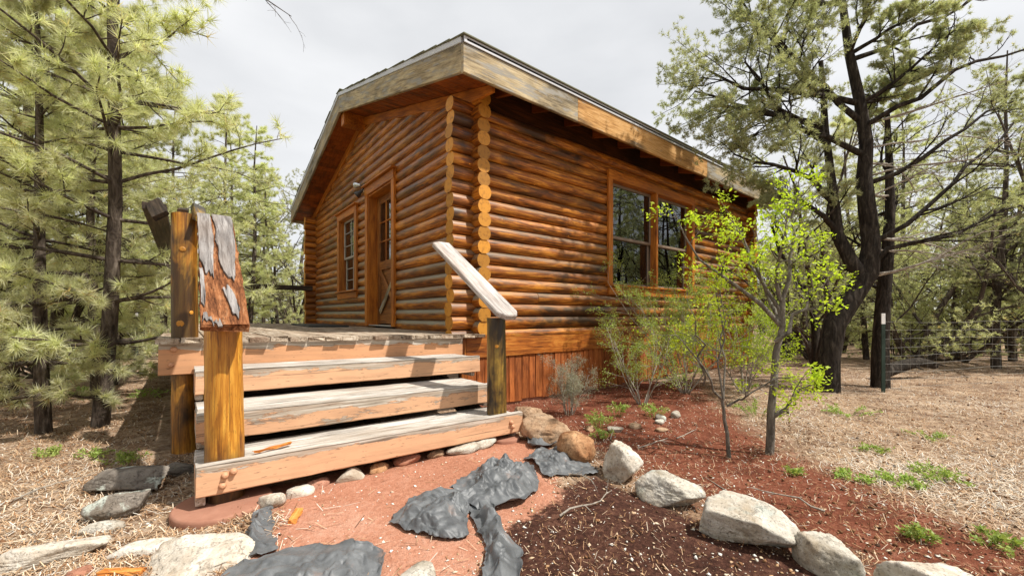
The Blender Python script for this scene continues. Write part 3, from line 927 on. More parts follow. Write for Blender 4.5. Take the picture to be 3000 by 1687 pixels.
knob.matrix_basis = Matrix.Translation((dx - .022, d0 + .055, 1.86)) @ Matrix.Rotation(R(-90), 4, 'Y')

# --- twin floodlight over the door
fl = empty('floodlight', (-.05, 3.46, 3.30), cabin)
o = add('mount_plate', lathe('mount_plate', [(.055, 0), (.055, .02), (.03, .035)], M['lampdark'], 18), fl)
o.matrix_basis = Matrix.Translation((-.045, 3.46, 3.33)) @ Matrix.Rotation(R(-90), 4, 'Y')
head = [(.018, 0), (.030, .015), (.034, .06), (.052, .085), (.060, .135), (.056, .142), (.050, .132)]
for (p, dirv, m) in (((-.10, 3.50, 3.36), (-.35, .9, .12), M['metal']), ((-.10, 3.43, 3.25), (-.5, .35, -.55), M['lampdark'])):
    o = add('lamp_head', lathe('lamp_head', head, m, 20), fl)
    o.matrix_basis = Matrix.Translation(p) @ Vector(dirv).to_track_quat('Z', 'Y').to_matrix().to_4x4()
    board('arm', (-.06, 3.46, 3.33), p, .02, .02, M['lampdark'], parent=fl, nseg=1)

# ------------------------------------------------------------------ deck with stairs
DK = .845
def tl(x): return -.016 * (x + .6)
def P(x, y, z): return (x, y, z + tl(x))
deck = empty('porch_deck', (-1.4, 3.2, 0), label='weathered wooden porch deck with stairs and broken log handrails', cat='deck')
x = -2.72
i = 0
while x < -.02:
    w = .139
    yf = -.145 + rnd.uniform(-.025, .018)
    xc = x + w / 2
    board('deck_board', P(xc, yf, DK - .019 + rnd.uniform(-.004, .003)), P(xc, 7.0, DK - .019), w - rnd.uniform(.005, .011), .037, M['deckboard'], parent=deck, nseg=20, jit=.0022, endjit=.014, bev=.006)
    x += w; i += 1
board('rim_board', P(-2.70, -.095, .70), P(-.22, -.095, .70), .235, .042, M['paint_rim'], up=(0, -1, 0), parent=deck, nseg=14)
board('rim_board', P(-2.68, -.07, .70), P(-2.68, 7.0, .70), .235, .042, M['paint_rim'], up=(-1, 0, 0), parent=deck, nseg=14)
board('rim_board', P(-2.68, 6.95, .70), P(-.1, 6.95, .70), .235, .042, M['paint_rim'], up=(0, 1, 0), parent=deck)
for y in (1.0, 2.4, 3.8, 5.2):
    board('joist', P(-2.64, y, .71), P(-.1, y, .71), .21, .04, M['darkwood'], up=(0, -1, 0), parent=deck, nseg=2)
# dark boards added under the stairs to block light, so the gaps stay black
board('light_block_board', P(-2.46, -.065, .31), P(-.25, -.065, .31), .60, .02, M['darkwood'], up=(0, -1, 0), parent=deck, nseg=4)
board('light_block_board', P(-2.452, -.10, .30), P(-2.452, -1.36, .12), .24, .02, M['darkwood'], up=(-1, 0, 0), parent=deck, nseg=4)
def bolt(p, nrm, parent, r=.017):
    o = add('bolt', lathe('bolt', [(r * 1.2, 0), (r * 1.2, .004), (r, .006), (r * .9, .018), (r * .4, .022)], M['bolt'], 12), parent)
    o.matrix_basis = Matrix.Translation(p) @ Vector(nrm).to_track_quat('Z', 'Y').to_matrix().to_4x4()
bolt(P(-2.615, -.117, .765), (0, -1, 0), deck, .018); bolt(P(-2.63, -.117, .655), (0, -1, 0), deck, .016)

stairs = empty('stairs', (-1.5, -.9, 0), deck)
steps = [(.265, -1.43, -2.515, -.485), (.455, -1.075, -2.505, -.505), (.645, -.60, -2.505, -.325)]
for i, (z, y, x0, x1) in enumerate(steps):
    yb = (-1.0, -.53, -.12)[i]
    h = (yb - y - .045) / 3
    for q in range(3):
        ya = y + .042 + h * q
        board('tread', P(x0 + .005, ya + h / 2, z - .028), P(x1 - .005, ya + h / 2, z - .028), h - .006, .045, M['tread'], parent=stairs, nseg=18, jit=.0016, endjit=.006)
    m = [M['paint'], M['paint_worn'], M['paint']][i]
    board('step_fascia', P(x0, y + .019, z - .070 + (.012 if i == 0 else 0)), P(x1, y + .019, z - .070 + (.012 if i == 0 else 0)), .145, .04, m, up=(0, -1, 0), parent=stairs, nseg=24, jit=.0018, endjit=.005)
    # bleached upper edge of each step front
    board('step_edge', P(x0 + .001, y + .0195, z + .006 + (.012 if i == 0 else 0)), P(x1 - .001, y + .0195, z + .006 + (.012 if i == 0 else 0)), .043, .008, M['tread'], parent=stairs, nseg=18, jit=.001)
    for xs in (x0 + .02, x1 - .05):
        board('step_side', P(xs, y + .045, z - .12), P(xs, yb, z - .12), .13, .04, M['paint_worn'], up=(-1, 0, 0), parent=stairs, nseg=4)
for xs in (-2.36, -1.45, -.62):
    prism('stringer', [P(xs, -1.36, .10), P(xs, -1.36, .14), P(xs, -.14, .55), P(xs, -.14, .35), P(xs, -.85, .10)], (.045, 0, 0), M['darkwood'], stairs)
for (bx_, bz) in ((-2.365, .235), (-2.41, .175), (-2.40, .222), (-.60, .22), (-.585, .185)):
    bolt(P(bx_, -1.432, bz), (0, -1, 0), stairs, .014)
add('wood_splinter', bar_mesh('wood_splinter', .2, rect(.026, .012, .004), M['chip'], 7, .003, 8, False, .004, .01, (.5, .8)), None,
    Matrix.Translation(P(-2.17, -1.27, .279)) @ Matrix.Rotation(R(14), 4, 'Z'), 'thin orange splinter of bark lying on the lowest stair tread', 'splinter')

def post(name, x, y, z0, z1, r, mat, seed, parent, flat=0., n=20):
    a = np.linspace(0, 2 * np.pi, n, endpoint=False)
    rr = np.full(n, r)
    if flat: rr = r * (1 - flat * (np.cos(4 * (a - .35)) * .5 + .5) * .5)
    prof = np.stack([np.cos(a) * rr, np.sin(a) * rr], 1)
    me = bar_mesh(name, z1 - z0, prof, [mat, M['end']], 16, .0018, seed, True, .003, .0, (1.04, .96))
    Mx, _ = frame((x, y, z0), (x, y, z1), (0, -1, 0))
    return add(name, me, parent, Mx)
pl = post('stair_post', -2.395, -1.30, .10, .965, .087, M['post'], 21, deck, .12)
pr = post('stair_post', -.625, -1.28, .12, 1.02, .076, M['darkpost'], 22, deck, .05)
pd = post('corner_post', -2.555, .01, -.04, 1.79, .082, M['post'], 23, deck, .06)
post('corner_post', -2.60, 6.88, -.05, 1.70, .08, M['darkpost'], 24, deck)
post('corner_post', -2.60, 3.2, -.05, .70, .08, M['darkpost'], 25, deck)
def knot(parent, p, nrm, r):
    o = add('knot', lathe('knot', [(r * 1.05, -.010), (r, -.0015), (r * .55, -.0005)], M['end'], 14), parent)
    o.matrix_parent_inverse = WORLD[parent.name].inverted()
    o.matrix_basis = Matrix.Translation(p) @ Vector(nrm).to_track_quat('Z', 'Y').to_matrix().to_4x4()
def on_post(x, y, r, ang, z): 
    return (x + math.cos(ang) * r, y + math.sin(ang) * r, z), (math.cos(ang), math.sin(ang), 0)
for (px, py, pr_, a, z, kr, par) in ((-2.395, -1.30, .082, R(-105), .33, .020, pl), (-2.555, .01, .079, R(-100), 1.52, .020, pd), (-2.555, .01, .080, R(-110), .98, .024, pd), (-2.555, .01, .080, R(-60), 1.06, .014, pd), (-.625, -1.28, .074, R(-125), .80, .014, pr)):
    p, nrm = on_post(px, py, pr_, a, z)
    knot(par, p, nrm, kr)

# long railing along the outer edge and the far end
board('railing', (-2.73, .10, 1.84), (-2.70, 6.9, 1.74), .14, .05, M['darkwood'], parent=deck, nseg=10)
board('railing', (-2.70, 6.85, 1.69), (-.15, 6.85, 1.69), .11, .10, M['darkwood'], up=(0, -1, 0), parent=deck, nseg=6)
# broken ends of old rails left on the corner post
board('rail_stub', (-2.69, -.04, 1.75), (-2.735, .12, 1.87), .10, .04, M['darkwood'], up=(-.6, -.3, .8), parent=deck, nseg=4, endjit=.01)
board('rail_stub', (-2.57, .02, 1.81), (-2.56, .2, 1.86), .06, .035, M['darkwood'], parent=deck, nseg=3, endjit=.01)
board('rail_stub', (-2.465, -.13, 1.74), (-2.475, .14, 1.88), .085, .045, M['darkpost'], up=(.35, -.2, .9), parent=deck, nseg=4, endjit=.012)

# sloping handrails
def rail_pt(xa, t, lift=0.):       # t: 0 at the lower front end, 1 at the upper end
    y0, z0, y1, z1 = -1.50, .975, -.42, 1.70
    n = Vector((0, -(z1 - z0), (y1 - y0))).normalized()
    return Vector((xa, y0 + (y1 - y0) * t, z0 + (z1 - z0) * t)) + n * lift
upn = (0, -(1.70 - .975), (1.50 - .42))
lh = board('handrail', rail_pt(-2.400, 0), rail_pt(-2.392, 1), .19, .038, M['rot'], up=upn, parent=deck, nseg=30, jit=.005, endjit=.012, bev=.008)
lh['label'] = 'rotten orange handrail with split grey surface'
def slab(poly, th, seed):
    """thin torn plate lying on the rotten rail; poly in (across, along 0..1)"""
    V = []
    rr = random.Random(seed)
    dense = []
    for k in range(len(poly)):
        a, b = poly[k], poly[(k + 1) % len(poly)]
        n_ = max(2, int(abs(b[1] - a[1]) * 40 + abs(b[0] - a[0]) * 120))
        for q in range(n_):
            f = q / n_
            end = abs(b[0] - a[0]) * 3 > abs(b[1] - a[1])
            dense.append((a[0] + (b[0] - a[0]) * f + rr.uniform(-.002, .002), a[1] + (b[1] - a[1]) * f + (rr.uniform(-.03, .03) if end and a[1] < .95 else 0)))
    poly = dense
    for lift in (.020, .022 + th):
        for (a, t) in poly:
            V.append(rail_pt(-2.396 + a, t, lift + rr.uniform(-.001, .002)))
    n = len(poly)
    F = [tuple(range(n - 1, -1, -1)), tuple(range(n, 2 * n))] + [(k, (k + 1) % n, (k + 1) % n + n, k + n) for k in range(n)]
    c = sum((Vector(v) for v in V), Vector()) / len(V)
    Mx, _ = frame(rail_pt(-2.396, 0), rail_pt(-2.396, 1), upn)
    Mx.translation = c
    Mi = Mx.inverted()
    o = add('grey_slab', py_mesh('grey_slab', [Mi @ Vector(v) for v in V], F, M['greyslab']), lh, Mx)
slab([(-.094, 1.0), (-.025, 1.0), (-.022, .86), (-.018, .70), (-.028, .54), (-.035, .36), (-.055, .385), (-.072, .37), (-.078, .45), (-.093, .50)], .010, 1)
slab([(-.019, 1.0), (.094, 1.0), (.094, .86), (.090, .72), (.086, .60), (.072, .50), (.060, .33), (.03, .345), (.012, .40), (-.005, .50), (.002, .62), (-.012, .70), (.000, .84)], .011, 2)
slab([(-.002, .25), (.028, .27), (.046, .20), (.060, .10), (.048, .055), (.030, .065), (.012, .17)], .010, 3)
slab([(-.095, .44), (-.082, .42), (-.074, .20), (-.085, .12), (-.095, .15)], .008, 4)
slab([(-.09, .06), (-.04, .03), (-.02, .008), (-.06, .002), (-.095, .02)], .006, 5)
rh_poly = [(-.10, 0.035), (-.045, 0.0), (.055, 0.0), (.10, .05), (.10, 1.0), (-.02, 1.0), (-.10, .965)]
def rrail(xa, t, lift):
    y0, z0, y1, z1 = -1.50, 1.005, -.36, 1.715
    n = Vector((0, -(z1 - z0), (y1 - y0))).normalized()
    return Vector((-.665 + xa + .03 * t, y0 + (y1 - y0) * t, z0 + (z1 - z0) * t)) + n * lift
V = [rrail(a, t, l) for l in (0, .04) for (a, t) in rh_poly]
Mx, _ = frame(rrail(0, 0, 0), rrail(0, 1, 0), (0, -.71, 1.14))
Mi = Mx.inverted()
n = len(rh_poly)
F = [tuple(range(n - 1, -1, -1)), tuple(range(n, 2 * n))] + [(k, (k + 1) % n, (k + 1) % n + n, k + n) for k in range(n)]
rh = add('handrail', py_mesh('handrail', [Mi @ v for v in V], F, M['rail']), deck, Mx)
bm = bmesh.new(); bm.from_mesh(rh.data); bmesh.ops.bevel(bm, geom=list(bm.edges), offset=.005, segments=2, affect='EDGES'); bm.to_mesh(rh.data); bm.free()
rh['label'] = 'solid bleached grey handrail with clipped corners'

# round concrete pads under the stair posts
for (x, y, r) in ((-2.40, -1.36, .215), (-.60, -1.34, .13)):
    z = gz1(x, y)
    me = lathe('footing', [(r * .98, -.08), (r, .02), (r * .985, .03), (r * .95, .035)], M['concrete'], 36)
    add('footing', me, deck, Matrix.Translation((x, y, z)))

# floor mat by the wall
me = bar_mesh('door_mat', 2.2, rect(.62, .022, .006), M['rubber'], 24, .003, 3, False, .006)
add('door_mat', me, None, Matrix.Translation((-.62, 4.35, DK + .014)) @ Matrix.Rotation(R(86), 4, 'Z'), 'long black rubber mat on the deck boards beside the door', 'mat')

# ------------------------------------------------------------------ stones
_ico = {}
def ico(sub):
    if sub not in _ico:
        bm = bmesh.new(); bmesh.ops.create_icosphere(bm, subdivisions=sub, radius=1)
        V = np.array([v.co[:] for v in bm.verts]); F = np.array([[v.index for v in f.verts] for f in bm.faces]); bm.free()
        _ico[sub] = (V, F)
    return _ico[sub]

def stone_mesh(dims, seed, mat, sub=4, planes=11, sharp=.9):
    V, F = ico(sub)
    rng = np.random.default_rng(seed)
    N = unit_(rng.normal(size=(planes, 3)))
    N = np.concatenate([N, [[0, 0, 1.], [0, 0, -1.]]])
    N[-2, :2] = rng.normal(0, .22, 2)
    D = rng.uniform(.5, .88, len(N))
    Vj = unit_(V + .10 * np.stack([fbm(V * 2.6 + k * 9 + seed, seed + k, 3) - .5 for k in range(3)], 1))
    dots = Vj @ N.T
    r = np.min(np.where(dots > .05, D / np.maximum(dots, .05), 9.), axis=1)
    r = np.minimum(r, 1.0)
    r = sharp * r + (1 - sharp) * .8
    lay = np.abs(2 * fbm(V * np.array([2.2, 2.2, 5.5]) + seed, seed + 3, 3) - 1)
    r = r + .08 * (fbm(V * 2.4 + seed, seed, 3) - .5) + .06 * (fbm(V * 8 + seed, seed + 5, 3) - .5) - .07 * np.clip(.16 - lay, 0, 1) / .16 * .5
    Vn = V * r[:, None]
    Vn = Vn / np.abs(Vn).max(axis=0)
    Vn = Vn * np.array(dims) / 2
    return np_mesh('stone', Vn, F, mat, None, False)
def unit_(v): return v / (np.linalg.norm(v, axis=-1, keepdims=True) + 1e-9)

def stone(x, y, dims, rz, mat, seed, label, sub=5, sink=.28, tilt=(0, 0), group=None, name='stone', planes=9, sharp=.96):
    me = stone_mesh(dims, seed, M[mat], sub, planes, sharp)
    z = gz1(x, y) + dims[2] * (.5 - sink)
    Mx = Matrix.Translation((x, y, z)) @ Matrix.Rotation(R(rz), 4, 'Z') @ Matrix.Rotation(R(tilt[0]), 4, 'X') @ Matrix.Rotation(R(tilt[1]), 4, 'Y')
    o = add(name, me, None, Mx, label, 'stone', group)
    for p in me.polygons: p.use_smooth = True
    return o
# border of the bed
stone(-.20, -1.13, (.28, .34, .27), 20, 'rock_tan', 31, 'tan boulder tucked against the end of the lowest step', sink=.2, sharp=.8, planes=12)
stone(-.37, -1.58, (.33, .46, .25), 12, 'rock_tan', 32, 'broad tan boulder next to the one touching the lowest step', sink=.22, sharp=.8, planes=12)
stone(-.46, -2.00, (.28, .34, .22), -14, 'rock_orange', 33, 'smooth orange-tan boulder beside the white knobby stone', sink=.22, sharp=.8, planes=12)
stone(-.47, -2.36, (.25, .25, .26), 30, 'rock_white', 34, 'white knobby upright stone in the bed border', sink=.2, planes=7)
stone(-.52, -2.70, (.22, .36, .19), 8, 'rock_pale', 35, 'flat-topped pale stone between the white knobby stone and the largest one', sink=.25, planes=8)
stone(-.60, -3.09, (.30, .46, .21), 6, 'rock_pale', 36, 'largest whitish grey stone in the bed border with cracked surface', sink=.2)
stone(-.54, -3.40, (.21, .25, .17), -6, 'rock_pale', 37, 'short blocky grey stone just past the largest border stone', sink=.2, planes=8)
stone(-.52, -3.68, (.27, .30, .18), 20, 'rock_white', 38, 'rounded white stone at the very end of the bed border', sink=.2)
# left of the stairs
stone(-2.80, -.66, (.42, .26, .15), -38, 'rock_grey', 41, 'long grey lichen-covered rock beyond the small dark one', sink=.15, tilt=(6, 0))
stone(-2.80, -1.06, (.30, .17, .14), -8, 'rock_grey', 42, 'small dark rock with pale green lichen on the needle litter', sink=.12)
stone(-2.86, -1.22, (.19, .09, .05), -12, 'rock_pale', 43, 'thin pale flake of stone beside the small lichen rock', sink=.2, sub=3)
stone(-2.50, -1.86, (.36, .48, .13), 28, 'rock_white', 44, 'big flat white slab in front of the round stair footing', sink=.42, planes=7)
stone(-2.69, -1.63, (.26, .10, .07), -20, 'rock_white', 45, 'narrow white slab leaning along the big flat white slab', sink=.3, sub=3)
stone(-3.00, -1.42, (.42, .15, .11), -14, 'rock_white', 46, 'long white slab lying alone on the pine litter', sink=.3)
stone(-2.60, -.50, (.24, .15, .09), -35, 'rock_grey', 47, 'grey stone at the foot of the corner log post', sink=.25)
stone(-2.86, -1.66, (.09, .07, .05), 0, 'rock_red', 48, 'small round pinkish stone by the long white slab', sink=.35, sub=3)
# packed under the lowest step
for (x, y, d, rz, m, s, lb) in (
    (-2.22, -1.52, (.15, .10, .09), -30, 'rock_white', 51, 'white squarish stone beside the torn black strip under the step'),
    (-2.08, -1.45, (.18, .09, .06), 5, 'rock_white', 52, 'low white wedge stone under the step edge'),
    (-1.96, -1.38, (.13, .10, .07), 10, 'rock_red', 53, 'reddish stone under the step between two white ones'),
    (-1.79, -1.41, (.18, .10, .09), -4, 'rock_white', 54, 'bright white fractured stone under the middle of the step'),
    (-1.60, -1.37, (.16, .12, .07), 12, 'rock_orange', 55, 'small tan flat stone under the step past the fractured one'),
    (-1.41, -1.36, (.19, .12, .08), 0, 'rock_red', 56, 'dull red stone half hidden under the step'),
    (-1.20, -1.36, (.14, .10, .06), 10, 'rock_tan', 57, 'little tan stone under the step beside the two flat slabs'),
    (-1.02, -1.43, (.28, .16, .07), 12, 'rock_pale', 58, 'flat pale slab under the step, the farther one from the round footing'),
    (-.82, -1.39, (.26, .15, .08), 16, 'rock_pale', 59, 'flat pale slab under the step next to the round footing')):
    stone(x, y, d, rz, m, s, lb, 3, .25)
# small stones in the bed
for (x, y, d, rz, m, s, lb) in (
    (.16, -1.56, (.13, .10, .06), 20, 'rock_tan', 61, 'small tan stone beside the ferny weed in the red bed'),
    (.29, -1.72, (.18, .11, .06), -20, 'rock_pale', 62, 'flat pale stone half under the ferny weed'),
    (.56, -1.73, (.13, .12, .06), 30, 'rock_tan', 63, 'rounded tan stone on bare red soil past the ferny weed'),
    (.66, -1.93, (.15, .10, .05), -15, 'rock_tan', 64, 'flat tan stone lying nearest the sapling in the red bed'),
    (.90, -1.76, (.13, .10, .06), 10, 'rock_pale', 65, 'whitish stone beside the second ferny weed'),
    (1.02, -1.70, (.14, .11, .07), 40, 'rock_grey', 66, 'grey-brown stone touching the whitish one by the weed'),
    (1.26, -1.72, (.14, .12, .09), 0, 'rock_pale', 67, 'pale stone behind the second ferny weed'),
    (.06, -1.25, (.15, .10, .06), 30, 'rock_white', 68, 'small white stone behind the broad tan boulder'),
    (-1.86, -2.46, (.17, .15, .05), 0, 'rock_pale', 69, 'smooth pale stone sunk in the red clay path')):
    stone(x, y, d, rz, m, s, lb, 3, .3 if s != 69 else .55)

# ------------------------------------------------------------------ torn black landscape fabric
def curve_pts(c, n):
    c = np.array(c, float)
    seg = np.r_[0, np.cumsum(np.linalg.norm(np.diff(c[:, :2], axis=0), axis=1))]
    t = np.linspace(0, seg[-1], n)
    return np.stack([np.interp(t, seg, c[:, k]) for k in range(c.shape[1])], 1)

def fabric(left, right, seed, bulge, crumple, label, na=120, nb=80, lift=.006):
    A = curve_pts(left, na); B = curve_pts(right, na)
    t = np.linspace(0, 1, nb)
    Pn = A[:, None, :] * (1 - t[None, :, None]) + B[:, None, :] * t[None, :, None]
    X, Y = Pn[..., 0], Pn[..., 1]
    s = np.linspace(0, 1, na)[:, None] * np.ones((1, nb)); tt = np.ones((na, 1)) * t[None, :]
    # ragged edges
    ej = .045 * (fbm(xy3(X * 16, Y * 16, 2.), seed, 4, .6) - .5)
    edge = 1 - np.minimum(1, np.minimum(np.minimum(tt, 1 - tt) * 4, np.minimum(s, 1 - s) * 5))
    lo = .08 * (fbm(xy3(X * 5, Y * 5, 5.), seed + 31, 2) - .5)
    X = X + lo * edge; Y = Y + .08 * (fbm(xy3(X * 5, Y * 5, 15.), seed + 32, 2) - .5) * edge
    X = X + ej * edge * 1.2; Y = Y + .045 * (fbm(xy3(X * 15, Y * 15, 8.), seed + 3, 4, .6) - .5) * edge * 1.2
    q = xy3(X, Y)
    wq = q + .14 * np.stack([fbm(q * 6 + 3, seed + 11, 2) - .5, fbm(q * 6 + 9, seed + 12, 2) - .5, np.zeros(X.shape)], -1)
    rng = np.random.default_rng(seed)
    Lw = np.linalg.norm(np.diff(A, axis=0), axis=1).sum(); Ww = np.linalg.norm(A - B, axis=1).mean()
    def facet(cell, sd2, warp):
        """random heights joined by flat triangles: sharp creases like crumpled plastic"""
        nn, mm = max(3, int(Lw / cell)), max(3, int(Ww / cell))
        r2 = np.random.default_rng(sd2)
        H = r2.uniform(0, 1, (nn + 2, mm + 2)); dg = r2.uniform(size=(nn + 1, mm + 1)) < .5
        ss = np.clip(s + warp * (fbm(q * 9, sd2 + 1, 2) - .5), 0, .9999) * nn; t2 = np.clip(tt + warp * (fbm(q * 9 + 4, sd2 + 2, 2) - .5), 0, .9999) * mm
        i0, j0 = ss.astype(int), t2.astype(int); f, h = ss - i0, t2 - j0
        h00, h10, h01, h11 = H[i0, j0], H[i0 + 1, j0], H[i0, j0 + 1], H[i0 + 1, j0 + 1]
        d1 = np.where(f >= h, h00 + f * (h10 - h00) + h * (h11 - h10), h00 + h * (h01 - h00) + f * (h11 - h01))
        d2 = np.where(f + h <= 1, h00 + f * (h10 - h00) + h * (h01 - h00), h11 + (1 - f) * (h01 - h11) + (1 - h) * (h10 - h11))
        return np.where(dg[i0, j0], d1, d2)
    wrp = .25 * (fbm(q * 8, seed + 33, 3) - .5)
    prof = np.sin(np.pi * np.clip(tt + wrp, 0, 1)) * np.minimum(1, np.sin(np.pi * np.clip(s + wrp, 0, 1)) * 1.4)
    npl = max(2.5, Ww / .055)
    pl = np.abs(((tt * npl + 1.6 * fbm(q * 5, seed + 95, 2)) % 2.) - 1.) * (.35 + fbm(q * 6, seed + 96, 2))
    Z = lift + .8 * crumple * pl * (.35 + .65 * prof) + bulge * prof * facet(.11, seed + 50, .5) + .55 * crumple * facet(.034, seed + 60, .6) * (.25 + .75 * prof) + crumple * .5 * facet(.018, seed + 70, .3) * (.3 + .7 * prof)
    # some edges curl up
    Z = Z + .07 * edge ** 2 * np.clip(fbm(q * 6, seed + 6, 2) - .48, 0, 1) * 2
    X = X + crumple * .6 * (facet(.06, seed + 80, .4) - .5); Y = Y + crumple * .6 * (facet(.06, seed + 90, .4) - .5)
    g = gz(X, Y)
    Z = g + np.maximum(Z, .004)
    V = np.stack([X, Y, Z], -1).reshape(-1, 3)
    c = V.mean(0)
    i = np.arange(na * nb).reshape(na, nb)
    F = np.stack([i[:-1, :-1], i[1:, :-1], i[1:, 1:], i[:-1, 1:]], -1).reshape(-1, 4)
    me = np_mesh('landscape_fabric', V - c, F, M['fabric'], None, False)
    o = add('landscape_fabric', me, None, Matrix.Translation(c), label, 'fabric')
    so = o.modifiers.new('thickness', 'SOLIDIFY'); so.thickness = .0018
    return o
fabric([(-1.43, -2.02), (-1.28, -1.88), (-1.15, -1.80), (-.98, -1.80)], [(-1.42, -2.22), (-1.25, -2.30), (-1.05, -2.26), (-.87, -1.98)], 3, .07, .05, 'crumpled black fabric heap in the middle of the red path')
fabric([(-1.80, -2.06), (-1.70, -1.97), (-1.60, -1.92), (-1.40, -2.04)], [(-1.74, -2.24), (-1.66, -2.36), (-1.57, -2.37), (-1.42, -2.16)], 5, .04, .036, 'wide flap of black fabric with curled torn edge on red clay')
fabric([(-1.47, -2.14), (-1.52, -2.34), (-1.585, -2.50), (-1.72, -2.68)], [(-1.37, -2.21), (-1.40, -2.40), (-1.47, -2.56), (-1.58, -2.74)], 7, .045, .036, 'twisted tail of black fabric trailing onto the dark mulch', 120, 50)
fabric([(-.82, -1.87), (-.60, -1.80), (-.42, -1.78)], [(-.90, -2.12), (-.72, -2.22), (-.56, -2.24)], 9, .028, .032, 'torn black fabric sheet beside the orange-tan boulder', 110, 70)
fabric([(-.52, -1.52), (-.44, -1.49), (-.36, -1.52)], [(-.62, -1.68), (-.58, -1.78), (-.48, -1.77)], 11, .02, .026, 'small scrap of black fabric against the broad tan boulder', 60, 50)
fabric([(-2.215, -1.56), (-2.29, -1.60), (-2.355, -1.74), (-2.375, -1.96)], [(-2.235, -1.64), (-2.262, -1.72), (-2.278, -1.84), (-2.29, -1.99)], 13, .035, .03, 'narrow twisted strip of black fabric along the big white slab', 110, 44)
fabric([(-2.36, -1.98), (-2.22, -2.04), (-2.05, -2.13), (-1.92, -2.30)], [(-2.52, -2.16), (-2.36, -2.28), (-2.18, -2.44), (-2.02, -2.55)], 15, .02, .03, 'broad black fabric sheet at the foot of the narrow strip', 120, 70)

# orange wood chips
for (x, y, L, w, rz, lb) in ((-2.15, -1.76, .10, .038, 62, 'orange wood chip standing out on the red clay path'), (-2.03, -2.14, .05, .02, 20, 'tiny orange wood chip by the broad black fabric'), (-2.74, -1.78, .16, .035, -38, 'orange split stick in front of the narrow white slab')):
    me = bar_mesh('wood_chip', L, rect(w, .022, .005), M['chip'], 6, .003, nseed(), False, .003, .008)
    add('wood_chip', me, None, Matrix.Translation((x, y, gz1(x, y) + .012)) @ Matrix.Rotation(R(rz), 4, 'Z'), lb, 'wood chip')

# ------------------------------------------------------------------ trees and shrubs
def tubes(Pn, Rn, sides):
    """Pn (b,n,3), Rn (b,n) -> verts, quads"""
    b, n, _ = Pn.shape
    T = np.gradient(Pn, axis=1)
    T /= np.linalg.norm(T, axis=2, keepdims=True) + 1e-9
    m = T.mean(axis=1); ref = np.where((np.abs(m[:, 2:3]) > .8), np.array([[1., 0, 0]]), np.array([[0, 0, 1.]]))
    U = np.cross(T, ref[:, None, :]); U /= np.linalg.norm(U, axis=2, keepdims=True) + 1e-9
    Vv = np.cross(T, U)
    a = np.arange(sides) * 2 * np.pi / sides
    ring = Pn[:, :, None, :] + Rn[:, :, None, None] * (np.cos(a)[None, None, :, None] * U[:, :, None, :] + np.sin(a)[None, None, :, None] * Vv[:, :, None, :])
    idx = np.arange(b * n * sides).reshape(b, n, sides)
    nx_ = np.roll(idx, -1, axis=2)
    F = np.stack([idx[:, :-1], nx_[:, :-1], nx_[:, 1:], idx[:, 1:]], -1).reshape(-1, 4)
    return ring.reshape(-1, 3), F

def unit(v): return v / (np.linalg.norm(v, axis=-1, keepdims=True) + 1e-9)

